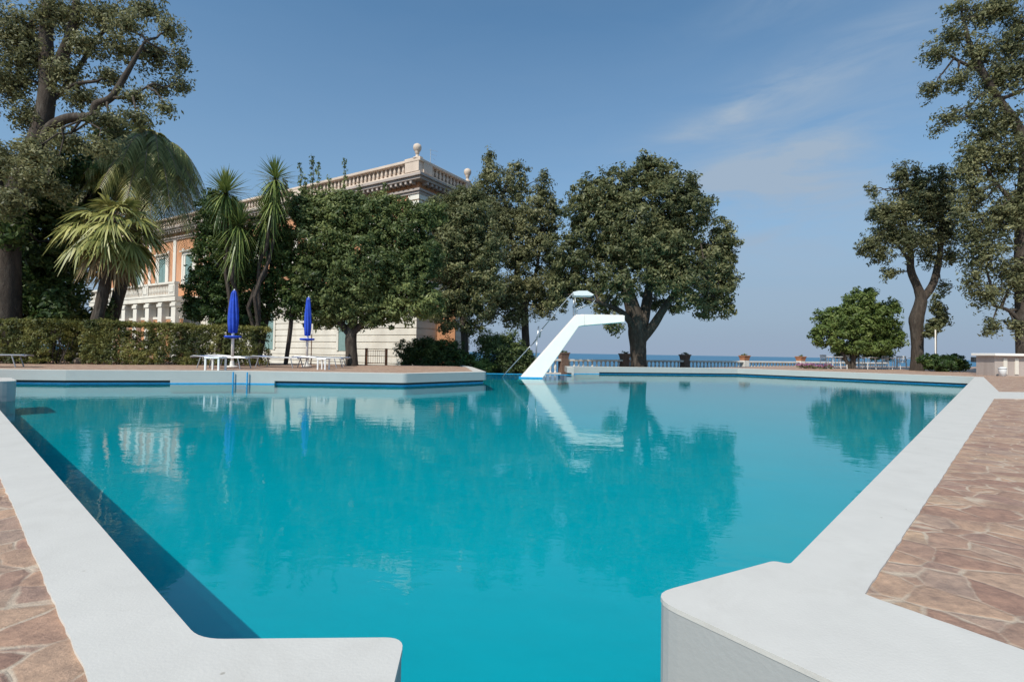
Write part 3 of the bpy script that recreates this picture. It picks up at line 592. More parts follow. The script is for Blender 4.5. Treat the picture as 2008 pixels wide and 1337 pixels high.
hedge('short clipped hedge at the far left edge, left of the gap', (-22.5, 17.9, 0), (G(122, 714, 0).x, 18.3, 0), 1.58, 1.6, 1.0, 1400)
hedge('dark low hedge piece closing the gap between the two clipped hedges', (-18.6, 19.5, 0), (-15.8, 19.5, 0), 1.55, 1.55, .7, 560)

# ------------------------------------------------------------------ palms
def blades(name, specs, mat, parent):
    """specs: list of (base, dir, side, length, width, droop, tint): a 3-segment tapering strap"""
    n = len(specs); B = np.array([s[0] for s in specs], float); D = unit(np.array([s[1] for s in specs], float)); S = unit(np.array([s[2] for s in specs], float))
    Ln = np.array([s[3] for s in specs]); W = np.array([s[4] for s in specs]); dr = np.array([s[5] for s in specs]); tn = np.array([s[6] for s in specs])
    V = np.empty((n, 8, 3), np.float32); ws = (.55, 1, .75, .08)
    for k in range(4):
        t = k/3; c = B + D*(Ln*t)[:, None]; c[:, 2] -= dr*Ln*t*t
        V[:, 2*k] = c-S*(W*ws[k])[:, None]; V[:, 2*k+1] = c+S*(W*ws[k])[:, None]
    base = np.arange(n)[:, None]*8; F = np.concatenate([base+np.array([2*k, 2*k+1, 2*k+3, 2*k+2]) for k in range(3)], axis=1).reshape(-1)
    me = bpy.data.meshes.new(name); me.vertices.add(n*8); me.vertices.foreach_set('co', V.ravel()); me.loops.add(n*12); me.loops.foreach_set('vertex_index', F.astype(np.int32))
    me.polygons.add(n*3); me.polygons.foreach_set('loop_start', np.arange(0, n*12, 4, dtype=np.int32)); me.update(calc_edges=True)
    a = me.attributes.new('tint', 'FLOAT', 'FACE'); a.data.foreach_set('value', np.clip(np.repeat(tn, 3), 0, 1).astype(np.float32))
    return link_mesh(name, me, mat, parent)
def frond_dir(el, az): return Vector((math.cos(el)*math.cos(az), math.cos(el)*math.sin(az), math.sin(el)))
def fan_palm(label, c, trunk_r, ground, nf, reach, blade):
    c = Vector(c); t = thing('fan_palm', label, 'palm', (c.x, c.y, ground))
    mb = MB(); H = c.z-ground; mb.tube([(c.x-.95*(1-i/10)**1.6, c.y, ground-.05+H*i/10) for i in range(11)], [trunk_r*(1.25-.35*min(i, 4)/4+.04*(i % 2)) for i in range(11)], 12); mb.build('trunk', M['bark'], t)
    pet = MB(); sp = []; dead = []
    for i in range(nf):
        f = i/nf; el = math.radians(70-150*f**.9+random.uniform(-8, 8)); az = i*2.399+random.uniform(-.2, .2)
        d = frond_dir(el, az); L0 = reach*random.uniform(.45, .62); mid = c+d*L0*.5; hub = c+d*L0-Vector((0, 0, .28*L0)); pet.tube([c, mid, hub], [.03, .022, .016], 5)
        fd = (hub-mid).normalized(); side = fd.cross(Vector((0, 0, 1))).normalized(); lst = dead if f > .80 else sp; nb = 24; bt = random.uniform(-.15, .15)
        nrm = side.cross(fd)
        for k in range(nb):
            q = math.radians(-105+210*k/(nb-1)); dd = fd*math.cos(q)+side*math.sin(q)+nrm*(.22*math.cos(q*2)*0+.1); ln = blade*(1-.25*abs(q)/2.2)*random.uniform(.85, 1.1)
            sd = (dd.cross(nrm)).normalized()
            sd = (sd+nrm*(.5 if k % 2 else -.5)).normalized()
            lst.append((tuple(hub), tuple(dd), tuple(sd), ln, .052, random.uniform(.3, .55)+.5*max(0, math.cos(el))*random.random(), .55+bt+random.uniform(-.3, .3)))
    pet.build('stalk', M['palebark'], t); blades('crown', sp, M['palm'], t); blades('dry_skirt', dead, M['deadpalm'], t)
c = Y(222, 440, 19.9); fan_palm('fan palm with drooping yellow-green fans left of the orange villa window', c, .21, -.01, 44, 1.9, .98)
def feather_palm(label, c, ground, nf, R, drop):
    c = Vector(c); t = thing('date_palm', label, 'palm', (c.x, c.y, ground)); H = c.z-ground
    MB().tube([(c.x-2.3*(1-i/12)**1.3, c.y, ground-.05+H*i/12) for i in range(13)], [.25+.025*(i % 2) for i in range(13)], 12).build('trunk', M['bark'], t)
    ra = MB(); sp = []
    for i in range(nf):
        f = i/nf; el = math.radians(78-125*f); az = i*2.399; d = frond_dir(el, az); ln = R*random.uniform(.9, 1.1); pts = []
        h = Vector((math.cos(az), math.sin(az), 0)); bt = random.uniform(-.25, .25)
        for k in range(11):
            s = k/10; pts.append(c+d*ln*s-Vector((0, 0, 1))*(drop*ln*s**2.1)+h*0)
        ra.tube(pts, [.03*(1-.85*k/10)+.004 for k in range(11)], 4, False)
        for k in range(64):
            s = .12+.88*k/64; i0 = min(int(s*10), 9); p = pts[i0].lerp(pts[i0+1], s*10-i0); tg = (pts[i0+1]-pts[i0]).normalized(); sd = tg.cross(Vector((0, 0, 1))).normalized()
            for q in (-1, 1):
                dd = (sd*q*.8+tg*.65+Vector((0, 0, .15))).normalized(); l2 = .62*math.sin(PI*(.12+.82*s))**.6+.1
                sp.append((tuple(p), tuple(dd), tuple(tg), l2, .024, random.uniform(.8, 1.5), .45+bt+random.uniform(-.35, .35)))
    ra.build('frond_rib', M['palebark'], t); blades('crown', sp, M['palm'], t)
c = Y(296, 285, 24.5); feather_palm('tall feathery palm with long hanging fronds behind the fan palm', c, -.64, 62, 2.75, 1.15)
def yucca(label, base, heads, D, ground):
    b = Y(*base, D); t = thing('yucca_tree', label, 'yucca', (b.x, b.y, ground)); mb = MB()
    for (px, py, ln, nb, lowest) in heads:
        h = Y(px, py, D+random.uniform(-.3, .3)); mb.tube(wob_path((b.x+random.uniform(-.15, .15), b.y, ground), h, 8, .04), [.10-.006*i for i in range(9)], 7)
        sp = []
        for k in range(nb):
            el = math.radians(85-(85-lowest)*(k/nb)**.9+random.uniform(-6, 6)); d = frond_dir(el, k*2.399+random.uniform(-.1, .1)); sd = d.cross(Vector((0, 0, 1))).normalized()
            dr = random.uniform(.05, .25)+(.45 if el < 0 else 0)
            sp.append((tuple(h+Vector((0, 0, -.35*(k/nb)))), tuple(d), tuple(sd), ln*random.uniform(.8, 1.15), .028, dr, .5+random.uniform(-.25, .25)-(.2 if el < -.5 else 0)))
        blades('leaf_rosette', sp, M['yucca'], t)
    mb.build('trunk', M['bark'], t)
yucca('spiky round-headed yucca above the blue closed parasol on the left', (446, 716), [(443, 372, 1.05, 300, -75), (470, 435, 1.1, 240, -88), (462, 480, .9, 150, -88)], 20.9, -.01)
yucca('taller spiky yucca with two star-shaped heads, touching the dense tree', (500, 716), [(540, 345, .95, 200, -80), (522, 420, 1.15, 240, -88), (538, 385, .9, 150, -85)], 21.3, -.01)

# ------------------------------------------------------------------ villa
C0 = Vector((-6.02, 32.0, 0)); UL = Vector((-.856, .517, 0)).normalized(); UR = Vector((.517, .856, 0)).normalized()   # along the front, along the side
NF = -UR; NS = -UL
villa = thing('villa', 'orange and cream villa with roof parapet, behind the trees', 'villa', (C0.x, C0.y, LOW))
LF = 44.0; LS = 5.6; ZG, Z1, Z2, ZP0, ZP1 = LOW, 4.9, 10.6, 11.65, 12.88
def fp(s, d=0.0): v = C0+UL*s+NF*d; return (v.x, v.y)          # front: s along, d proud
def sp_(s, d=0.0): v = C0+UR*s+NS*d; return (v.x, v.y)
def blk(mb, s0, s1, d0, d1, z0, z1, f=fp): mb.prism([f(s0, d0), f(s1, d0), f(s1, d1), f(s0, d1)], z0, z1)
def foot(d): 
    return [tuple((C0+UL*(-d)+NF*d).xy), tuple((C0+UL*(LF+d)+NF*d).xy), tuple((C0+UL*(LF+d)+UR*(LS+d)).xy), tuple((C0+UL*(-d)+UR*(LS+d)).xy)]
MB().prism(foot(0), Z1, ZP0, ).build('upper_wall', M['orange'], villa)
mb = MB(); mb.prism(foot(.0), ZG, Z1-.002)
z = ZG
while z < Z1-.4: mb.prism(foot(.05), z+.03, z+.40); z += .46
mb.build('ground_floor_wall', M['cream'], villa)
MB().prism(foot(.16), Z1-.25, Z1+.12).prism(foot(.08), Z1+.122, Z1+.3).build('string_course', M['cream'], villa)
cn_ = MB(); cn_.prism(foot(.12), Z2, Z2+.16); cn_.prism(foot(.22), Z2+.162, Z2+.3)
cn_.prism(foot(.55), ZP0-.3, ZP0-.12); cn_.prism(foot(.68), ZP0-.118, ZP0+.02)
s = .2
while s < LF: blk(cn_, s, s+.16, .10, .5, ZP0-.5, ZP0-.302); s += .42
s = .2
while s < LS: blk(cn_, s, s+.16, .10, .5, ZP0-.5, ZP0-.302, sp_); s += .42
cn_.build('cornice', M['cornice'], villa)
# quoins at the near corner
q = MB(); z = Z1+.32; k = 0
while z < Z2-.3:
    wv = 1.25 if k % 2 else .85; blk(q, -.06, wv, .0, .06, z, z+.34); blk(q, -.0585, wv, .0, .06, z, z+.34, sp_); z += .42; k += 1
q.build('quoin', M['cream'], villa)
# parapet
bal = MB(); 
for f, Ln in ((fp, LF), (sp_, LS)):
    blk(bal, 0, Ln, -.32, .02, ZP0+.022, ZP0+.42, f); 
blk(bal, -.1, LF, -.36, .08, ZP1-.17, ZP1); blk(bal, .37, LS, -.36, .08, ZP1-.171, ZP1-.001, sp_)
bal.build('parapet_rail', M['parapet'], villa, bevel=.02)
MB().prism([fp(1.2, -.27), fp(LF-.1, -.27), fp(LF-.1, -.33), fp(1.2, -.33)], ZP0+.425, ZP1-.18).prism([sp_(1.2, -.27), sp_(LS-.1, -.27), sp_(LS-.1, -.33), sp_(1.2, -.33)], ZP0+.425, ZP1-.18).build('parapet_back', M['parapet'], villa)
for s, e, f in ((.03, 1.2, fp), (11.58, 12.75, fp), (22.98, 24.15, fp), (33.98, 35.15, fp), (.36, 1.2, sp_), (LS-.7, LS, sp_)):
    pr = MB(); blk(pr, s, e, -.34, .05, ZP0+.421, ZP1-.172, f); pr.build('parapet_pier', M['parapet'], villa)
bp_prof = [(.085, 0), (.085, .05), (.05, .07), (.05, .1), (.095, .22), (.10, .32), (.06, .47), (.05, .53), (.085, .57), (.085, .639)]
bm0 = MB().lathe(bp_prof, (0, 0, 0), 8); b0 = None; cnt = 0
def put_bal(x, y, z, parent, src):
    c = src.copy(); COL.objects.link(c); c.parent = parent; c.location = Vector((x, y, z))-root_loc(parent); return c
me_b = bpy.data.meshes.new('parapet_baluster'); me_b.from_pydata(bm0.v, [], bm0.f); me_b.materials.append(M['parapet']); me_b.polygons.foreach_set('use_smooth', [True]*len(me_b.polygons))
def roof_bal(x, y):
    o = bpy.data.objects.new('parapet_baluster', me_b); COL.objects.link(o); o.parent = villa; o.location = Vector((x, y, ZP0+.421))-root_loc(villa)
s = 1.5
while s < 36:
    if not any(a-.2 < s < a+1.3 for a in (11.6, 23, 34)): roof_bal(*fp(s, -.15))
    s += .385
s = 1.45
while s < LS-.8: roof_bal(*sp_(s, -.15)); s += .385
def finial(x, y, z):
    o = MB().lathe([(.26, 0), (.26, .1), (.12, .16), (.09, .36), (.16, .4), (.11, .45), (.2, .54), (.26, .68), (.27, .78), (.23, .92), (.11, 1.0), (.03, 1.03)], (x, y, z), 16).build('finial', M['parapet'], villa, smooth=True); return o
finial(*fp(.35, -.15), ZP1+.002); finial(*sp_(LS-.3, -.15), ZP1+.002)
# low plinth ramp at the corner under the finial
p = MB(); blk(p, .0, 1.3, -.3, -.02, ZP1-.001, ZP1+.12); p.build('finial_plinth', M['parapet'], villa)
MB().prism(foot(-.3), ZP0+.02, ZP0+.1).build('roof', M['cornice'], villa)
# windows of the front
def window(s, z0, z1, wd=1.2, bottom=True):
    fr = MB(); blk(fr, s-wd/2-.32, s-wd/2, -.05, .10, z0-.12, z1+.15); blk(fr, s+wd/2, s+wd/2+.32, -.05, .10, z0-.12, z1+.15)
    blk(fr, s-wd/2-.45, s+wd/2+.45, -.05, .16, z1+.152, z1+.42); blk(fr, s-wd/2-.6, s+wd/2+.6, -.05, .34, z1+.422, z1+.54)
    blk(fr, s-wd/2-.62, s-wd/2-.34, 0, .12, z0-.12, z1+.8); blk(fr, s+wd/2+.34, s+wd/2+.62, 0, .12, z0-.12, z1+.8)
    f = fr.build('window', M['cream'], villa)
    sh = MB(); blk(sh, s-wd/2, s-.02, .01, .05, z0, z1+.148); blk(sh, s+.02, s+wd/2, .01, .05, z0, z1+.148)
    z = z0+.08
    while z < z1: blk(sh, s-wd/2+.06, s-.07, .05, .065, z, z+.05); blk(sh, s+.07, s+wd/2-.06, .05, .065, z, z+.05); z += .11
    sh.build('shutter', M['shutter'], f)
for s in (3.4, 8.2, 13, 17.8, 22.4, 27.2, 32.0, 36.8): window(s, 6.35, 8.9)
def lowwin(s):
    fr = MB(); blk(fr, s-.75, s-.55, .05, .12, .6, 3.4); blk(fr, s+.55, s+.75, .05, .12, .6, 3.4); blk(fr, s-.85, s+.85, .05, .14, 3.402, 3.6); f = fr.build('window', M['cream'], villa)
    sh = MB(); blk(sh, s-.55, s+.55, .052, .08, .6, 3.4); sh.build('shutter', M['shutter'], f)
for s in (6.5, 15, 20): lowwin(s)
# balcony loggia to the left
bc = MB(); blk(bc, 25.0, 42, .1, 2.2, Z1-.3, Z1+.1); blk(bc, 25.0, 42, 1.95, 2.25, Z1+.102, Z1+.28); blk(bc, 24.95, 42, 1.9, 2.3, Z1+1.15, Z1+1.32)
for s in (25.0, 29.6, 34.2, 38.8): blk(bc, s, s+1.0, 1.95, 2.26, Z1+.28, Z1+1.149); blk(bc, s+.15, s+.85, 2.26, 2.31, Z1+.42, Z1+1.0)
balc = bc.build('balcony', M['cream'], villa)
s = 25.0
while s < 42:
    if (s-25.0) % 4.6 > 1.05: MB().lathe([(.06, Z1+.281), (.05, Z1+.4), (.09, Z1+.65), (.05, Z1+.95), (.07, Z1+1.149)], (*fp(s, 2.1), 0), 7).build('balcony_baluster', M['cream'], balc)
    s += .27
for s in (25.0, 27.3, 29.6, 31.9, 34.2, 36.5, 38.8, 41):
    pl = MB(); blk(pl, s+.1, s+.8, 1.5, 2.1, ZG, Z1-.302); blk(pl, s+.02, s+.88, 1.42, 2.18, Z1-.75, Z1-.5); pl.build('loggia_pillar', M['cream'], villa)
lw = MB(); blk(lw, 25.0, 42, 1.5, 1.7, ZG, 3.1); lw.build('loggia_wall', M['orange'], villa); l2 = MB(); blk(l2, 25.0, 42, 1.45, 1.75, 3.102, 3.3); l2.build('loggia_sill', M['cream'], villa)
# pilaster strips of the upper storey
for s in (10.6, 20.1, 24.6, 29.8, 34.5, 39.2): ps = MB(); blk(ps, s-.25, s+.25, 0, .09, Z1+.302, Z2-.002); ps.build('pilaster', M['cream'], villa)
# antenna
a = Vector((*fp(-.0, -1.2), ZP0)); 
av = thing('roof_antenna', 'thin television antenna on the villa roof behind the corner ball', 'antenna', tuple(Vector((*sp_(2.2, -1.0), ZP0+.1))))
x, y = sp_(2.2, -1.0); mb = MB(); mb.tube([(x, y, ZP0+.1), (x, y, ZP1+1.5)], .022, 6); mb.build('mast', M['alu'], av)
for k, l_ in enumerate((.5, .42, .34, .28)): MB().tube([(x-.1+.14*k, y-.05, ZP1+1.35-.3*k+.1-l_*0), (x+l_, y, ZP1+1.35-.3*k)], .008, 5).build('aerial', M['alu'], av)
# annex: plain orange garden wall right of the villa
aw = thing('garden_wall', 'tall orange wall seen between trunks right of the dark shrub', 'wall', tuple(Vector((-3.95, 34, LOW))))
p0 = Y(855, 700, 33); p1 = Y(890, 700, 33)
MB().box(((p0.x+p1.x)/2, 33.6, LOW+2.35), (p1.x-p0.x, .5, 4.7)).build('wall', M['orange'], aw); MB().box(((p0.x+p1.x)/2, 33.6, LOW+4.78), (p1.x-p0.x+.1, .6, .155)).build('wall_cap', M['cream'], aw)

# iron gate near the trunk
gt = thing('iron_gate', 'rusty iron gate with two brown posts right of the dense tree trunk', 'gate', tuple(G(738, 716, 0)))
ga = G(718, 716, 0); gb = G(757, 716, 0); 
for p_, nm in ((ga, 'post'), (gb, 'post')): MB().box((p_.x, p_.y, .38), (.1, .1, .78)).build(nm, M['rust'], gt)
mb = MB(); nn = 9
for k in range(1, nn): p_ = ga.lerp(gb, k/nn); mb.tube([(p_.x, p_.y, .06), (p_.x, p_.y, .68)], .008, 5)
for zz in (.08, .66): mb.tube([(ga.x, ga.y, zz), (gb.x, gb.y, zz)], .012, 5)
mb.build('bars', M['rust'], gt)
# meter box / notice on wall
sg = thing('notice_board', 'small cream notice board on a post behind the second blue parasol', 'notice', tuple(Y(611, 700, 21.0)))
pp = Y(611, 645, 21.0); MB().box((pp.x, pp.y, pp.z), (.12, .03, .42)).build('panel', M['cream'], sg); MB().tube([(pp.x, pp.y+.03, -.01), (pp.x, pp.y+.03, pp.z+.1)], .02, 6).build('post', M['rust'], sg)

# ------------------------------------------------------------------ sea balustrade
BA = Vector((1.55, 30.3, 0)); BB = Vector((24.5, 40.7, 0)); 
bdir = (BB-BA).normalized(); bang = math.atan2(bdir.y, bdir.x)
sb_ = thing('sea_balustrade', 'pale stone balustrade along the terrace edge above the sea', 'balustrade', (BA.x, BA.y, LOW))
def on_line(px):                          # point of the balustrade line seen at column px
    d = ray(px, 700); k = d.x/d.y; s = (k*BA.y-BA.x)/(bdir.x-k*bdir.y); return BA+bdir*s, s
Lb = (BB-BA).length+9
mc = BA+bdir*(Lb/2)
MB().box((mc.x, mc.y, LOW+.07), (Lb, .34, .14), bang).build('base_course', M['stonewhite'], sb_, bevel=.01)
MB().box((mc.x, mc.y, LOW+.90), (Lb, .32, .12), bang).build('top_rail', M['stonewhite'], sb_, bevel=.015)
prof = [(.075, 0), (.075, .06), (.045, .08), (.04, .14), (.085, .30), (.08, .38), (.045, .56), (.04, .62), (.075, .64), (.075, .70)]
mbb = MB().lathe(prof, n=8); meb = bpy.data.meshes.new('baluster'); meb.from_pydata(mbb.v, [], mbb.f); meb.materials.append(M['stonewhite']); meb.polygons.foreach_set('use_smooth', [True]*len(meb.polygons))
pil = [on_line(px) for px in (1105, 1225, 1343, 1460, 1570)]
s = .2; k = 0
while s < Lb-.2 and k < 95:
    if not any(abs(s-ps_) < .33 for _, ps_ in pil):
        o = bpy.data.objects.new('baluster', meb); COL.objects.link(o); o.parent = sb_; p = BA+bdir*s; o.location = Vector((p.x, p.y, LOW+.14))-root_loc(sb_); k += 1
    s += .33
plabels = ['dark weathered planter box on the balustrade pillar just right of the diving board foot', 'planter box on the balustrade pillar left of the big oak trunk', 'dark planter box on the balustrade pillar right of the big oak trunk', 'sunlit terracotta planter with green tuft on the white balustrade, nearer to the oak', 'sunlit terracotta planter with green tuft on the white balustrade, nearer to the pink flowers']
for i, (p, s_) in enumerate(pil):
    dk = i < 3; mt = M['darkstone'] if dk else M['stonewhite']  # pillars and boxes on the left use a darker brown than the rest
    MB().box((p.x, p.y, LOW+.5), (.5, .44, 1.0), bang).build('pillar', mt, sb_, bevel=.015)
    t = thing('planter_box', plabels[i], 'planter', (p.x, p.y, LOW+1.002), 'planters on the sea balustrade')
    mb = MB(); h = .36; a_, b_ = .24, .30
    c_ = [Vector((x*q, y*q)) for q in (1,) for x, y in ((-1, -1), (1, -1), (1, 1), (-1, 1))]
    R_ = Matrix.Rotation(bang, 2)
    def ring(r, z): return [Vector((*(R_ @ (v*r)), z))+Vector((p.x, p.y, LOW+1.002)) for v in c_]
    rs = [ring(.22, 0), ring(.27, h-.07), ring(.30, h-.069), ring(.30, h), ring(.25, h), ring(.24, h-.05)]
    vs = [v for r in rs for v in r]; fs = [(3, 2, 1, 0)]+[(j*4+q_, j*4+(q_+1) % 4, (j+1)*4+(q_+1) % 4, (j+1)*4+q_) for j in range(5) for q_ in range(4)]+[(20, 21, 22, 23)]
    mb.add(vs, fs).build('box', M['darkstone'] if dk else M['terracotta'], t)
    C = np.array([[p.x+random.uniform(-.2, .2), p.y+random.uniform(-.15, .15), LOW+1.36+random.uniform(0, .1)] for _ in range(10)])
    leaves('plant', C, np.tile([0, 0, 1.], (10, 1)), .1, 22, .045, M['green'] if not dk else M['ivy'], t)

# ------------------------------------------------------------------ diving board
DY = 21.6
def q2(px, py): p = Y(px, py, DY); return (p.x, p.z)
db = thing('diving_board', 'white concrete diving board on a slanting pedestal rising from the pool', 'diving board', tuple(Y(1040, 742, DY)))
zw = -.5
bl = q2(1018, 742); br = q2(1062, 742)
sl = (Vector(q2(1128, 618))-Vector(bl)); sr = (Vector(q2(1133, 641))-Vector(br))
kk = (zw-bl[1])/sl.y; kr = (zw-br[1])/sr.y
zt = q2(1128, 618)[1]
MB().side([(bl[0]+sl.x*kk, zw), (br[0]+sr.x*kr, zw), br, q2(1133, 641), q2(1145, 638.5), (q2(1145, 618)[0], zt), (q2(1128, 618)[0], zt), bl][::-1], DY-.32, DY+.42).build('pedestal', M['white'], db, bevel=.02, fix=True)
xe = q2(1222, 618)[0]
MB().side([(q2(1145, 638)[0]+.002, q2(1145, 638.5)[1]), (xe, q2(1222, 632)[1]), (xe, zt), (q2(1145, 618)[0]+.002, zt)], DY-.318, DY+.418).build('board', M['white'], db, bevel=.015, fix=True)
MB().box(((xe+q2(1135, 618)[0])/2, DY+.05, zt+.012), (xe-q2(1135, 618)[0]-.1, .6, .02)).build('tread', M['stonewhite'], db)
MB().box(((bl[0]+br[0])/2-.0, DY+.05, WZ+.02), (br[0]-bl[0]+.03, .79, .06)).build('waterline_band', M['tile'], db)
for k, yy in enumerate((DY-.24, DY+.34)):
    mb = MB(); P = lambda a, b: Vector((*[q2(a, b)[0]], yy, q2(a, b)[1]))
    mb.tube([P(984, 742), P(990, 733), P(1036, 683), P(1046, 673)], .016, 7); mb.tube([P(1046, 673), P(1054, 662), P(1056, 640)], .02, 7)
    mb.tube([P(1053, 660), P(1052, 690), P(1051, 702)], .02, 7)
    mb.tube([P(1064, 644), P(1080, 625), P(1100, 600), P(1118, 580), P(1124, 575), P(1150, 574.5), P(1162, 579), P(1166, 588), P(1160, 596), P(1148, 600), P(1134, 605), P(1130, 609), P(1130, 618)], .016, 7)
    mb.tube([P(1064, 644), P(1060, 650), P(1058, 662)], .02, 7)
    mb.tube([P(1126, 618), P(1126, 604), P(1127, 577)], .018, 7)
    mb.build('handrail', M['steel'], db, smooth=True)
mb = MB()
for k in range(9):
    t_ = k/8; a_ = Vector(q2(1034, 728)).lerp(Vector(q2(1130, 622)), t_); mb.box((a_.x, DY+.05, a_.y), (.14, .5, .03))
mb.build('ladder_step', M['steel'], db)
tp = MB(); pa = q2(1122, 574); pb = q2(1163, 579); tp.side([pa, q2(1133, 571.5), q2(1150, 571.5), pb, q2(1160, 581), q2(1124, 581)], DY-.27, DY+.37); tp.build('top_guard', M['plastic'], db, fix=True, bevel=.01)

# ------------------------------------------------------------------ parasols, loungers, side tables
def umbrella(px, ybase, ytop, label, fat):
    b = G(px, ybase, 0); H = (Y(px, ytop, b.y).z); t = thing('parasol', label, 'parasol', (b.x, b.y, 0), 'closed blue parasols on the left deck')
    lean = .025 if fat < 1 else 0.01
    MB().tube([(b.x, b.y, .05), (b.x+lean, b.y, H-.05)], .05, 10).build('pole', M['white'], t, smooth=True)
    MB().lathe([(.2, -.008), (.2, .03), (.08, .05), (.065, .2), (.05, .21)], (b.x, b.y, 0), 16).build('base', M['stonewhite'], t)
    z0 = Y(px, 0, b.y).z*0 + (H*.0)
    zc = H*.44; fold = lambda q, z: .74*(1+.20*math.cos(8*q+z*1.5)+.07*math.cos(3*q+2)+.03*math.cos(21*q+z*9))
    prof = [(.09, zc), (.17*fat, zc+.02), (.20*fat, zc+.3), (.21*fat, zc+.55), (.19*fat, zc+.85), (.15*fat, H-.35), (.12*fat, H-.14), (.075, H-.04), (.03, H)]
    MB().lathe(prof, (b.x+lean*.7, b.y, 0), 48, fold).build('canopy', M['bluecloth'], t, smooth=True)
    MB().tube([(b.x+lean, b.y, H-.02), (b.x+lean, b.y, H+.04)], [.03, .02], 8).build('finial', M['plastic'], t)
    MB().lathe([(.06, zc-.2), (.27, zc-.17), (.29, zc-.13), (.27, zc-.10), (.06, zc-.10)], (b.x, b.y, 0), 24).build('table_disc', M['bluecloth'], t, smooth=True)
umbrella(455, 719, 569, 'closed blue parasol on the left, fuller canopy, blue disc on its white pole', 1.0)
umbrella(601, 718, 583, 'closed blue parasol on the right, slimmer canopy, in front of the dense tree', .78)

def lounger(x, y, rz, label, Ln=1.9, back=0.0):
    t = thing('sun_lounger', label, 'sun lounger', (0, 0, 0), 'sun loungers under the blue parasols'); W = .66; H = .36
    mb = MB()
    for q in (-1, 1): mb.tube([(-Ln/2, q*W/2, H+.02), (-Ln/2+.1, q*W/2, H+.05), (-.2, q*W/2, H), (Ln/2-.1, q*W/2, H), (Ln/2, q*W/2, H-.03)], .022, 7)
    for xx in (-Ln/2, -.2, Ln/2): mb.tube([(xx, -W/2, H), (xx, W/2, H)], .018, 7)
    mb.build('frame', M['alu'], t, smooth=True)
    for xx, dx in ((-.62, -.1), (.62, .1)):
        for q in (-1, 1): MB().tube([(xx, q*W/2, H), (xx+dx, q*(W/2+.02), -.005)], .018, 7).build('leg', M['alu'], t)
    vs = []; fs = []; n = 14
    for i in range(n+1):
        xx = -Ln/2+.05+(Ln-.1)*i/n; zz = H+.012-.03*math.sin(PI*i/n)+(.03 if i < 2 else 0)
        for yy in (-W/2+.03, W/2-.03): vs += [(xx, yy, zz), (xx, yy, zz+.012)]
    for i in range(n):
        a_ = i*4; fs += [(a_+1, a_+5, a_+7, a_+3), (a_, a_+2, a_+6, a_+4), (a_, a_+4, a_+5, a_+1), (a_+2, a_+3, a_+7, a_+6)]
    MB().add(vs, fs).build('sling', M['bluemesh'], t); t.location = (x, y, 0); t.rotation_euler = (0, 0, rz); return t
proto = lounger(*G(460, 722, 0).xy, .0, 'blue mesh sun lounger around the foot of the fuller blue parasol, nearest to the pool')
spots = [(462, 717.6, .06, 'blue mesh sun lounger behind the fuller blue parasol, close to the hedge'), (548, 720, -.12, 'blue mesh sun lounger bridging between the two blue parasols'),
         (628, 720.2, .03, 'blue mesh sun lounger by the foot of the slimmer blue parasol, nearest to the pool'), (640, 717.3, .2, 'blue mesh sun lounger behind the slimmer parasol, next to the tree trunk'), (-24, 719, .5, 'blue sun lounger cut off by the left edge of the picture, before the hedge')]
proto.location = (G(440, 721.5, 0).x, G(440, 721.5, 0).y, 0)
for px, py, rz, lb in spots:
    c = copy_tree(proto); g = G(px, py, 0); c.location = (g.x, g.y, 0); c.rotation_euler = (0, 0, rz); c['label'] = lb
def side_table(px, py, w_, h, label):
    g = G(px, py, 0); t = thing('side_table', label, 'side table', (g.x, g.y, 0), 'white plastic side tables by the loungers')
    MB().box((g.x, g.y+.2, h), (w_, .45, .05)).build('tabletop', M['plastic'], t, bevel=.012)
    for a_ in (-1, 1):
        for b_ in (-1, 1): MB().box((g.x+a_*(w_/2-.035), g.y+.2+b_*.19, h/2-.02), (.045, .045, h-.03)).build('leg', M['plastic'], t)
side_table(415, 726.0, .47, .38, 'white plastic side table at the left end of the loungers, nearest the pool'); side_table(630, 724.5, .32, .36, 'smaller white side table in front of the slimmer parasol')
# ladder rails at the recess in the left wall
for px, lb in ((464, 'slim steel pool ladder on the left wall below the fuller parasol'),):
    t = thing('pool_ladder', lb, 'pool ladder', (-8.2, 15.25, WZ)); mb = MB()
    for xx in (-8.3, -7.88):
        mb.tube([(xx, 15.235, -.9), (xx, 15.235, -.03)], .022, 7)
    mb.build('rail', M['tile'], t); mb = MB()
    for zz in (-.75, -.5, -.42): mb.box((-8.09, 15.235, zz), (.42, .06, .03))
    mb.build('step', M['tile'], t)

# ------------------------------------------------------------------ terrace furniture on the right
def chair():
    t = thing('garden_chair', 'x', 'chair', (0, 0, 0), 'white plastic chairs under the round shrub tree'); W = .5
    MB().box((0, 0, .44), (W, .48, .03)).build('seat', M['plastic'], t, bevel=.01)
    mb = MB(); mb.box((0, .23, .80), (W, .03, .08)); mb.box((0, .22, .50), (W, .03, .05))
    for k in range(5): mb.box((-.2+.1*k, .225, .64), (.04, .02, .26))
    mb.build('backrest', M['plastic'], t)
    for a_ in (-1, 1):
        MB().tube([(a_*.24, .22, .66), (a_*.27, .0, .66), (a_*.26, -.2, .63)], .02, 6).build('armrest', M['plastic'], t)
        for b_ in (-1, 1): MB().tube([(a_*.22, b_*.2, .64 if b_ < 0 else .78), (a_*.25, b_*.24, -.008)], .022, 6).build('leg', M['plastic'], t)
    return t
def gtable():
    t = thing('garden_table', 'x', 'table', (0, 0, 0), 'white round garden tables under the round shrub tree')
    MB().lathe([(.45, .70), (.47, .715), (.47, .73), (.45, .74)], n=20).build('tabletop', M['plastic'], t)
    for k in range(4):
        q = PI/4+k*PI/2; MB().tube([(.3*math.cos(q), .3*math.sin(q), .70), (.36*math.cos(q), .36*math.sin(q), -.008)], .02, 6).build('leg', M['plastic'], t)
    return t
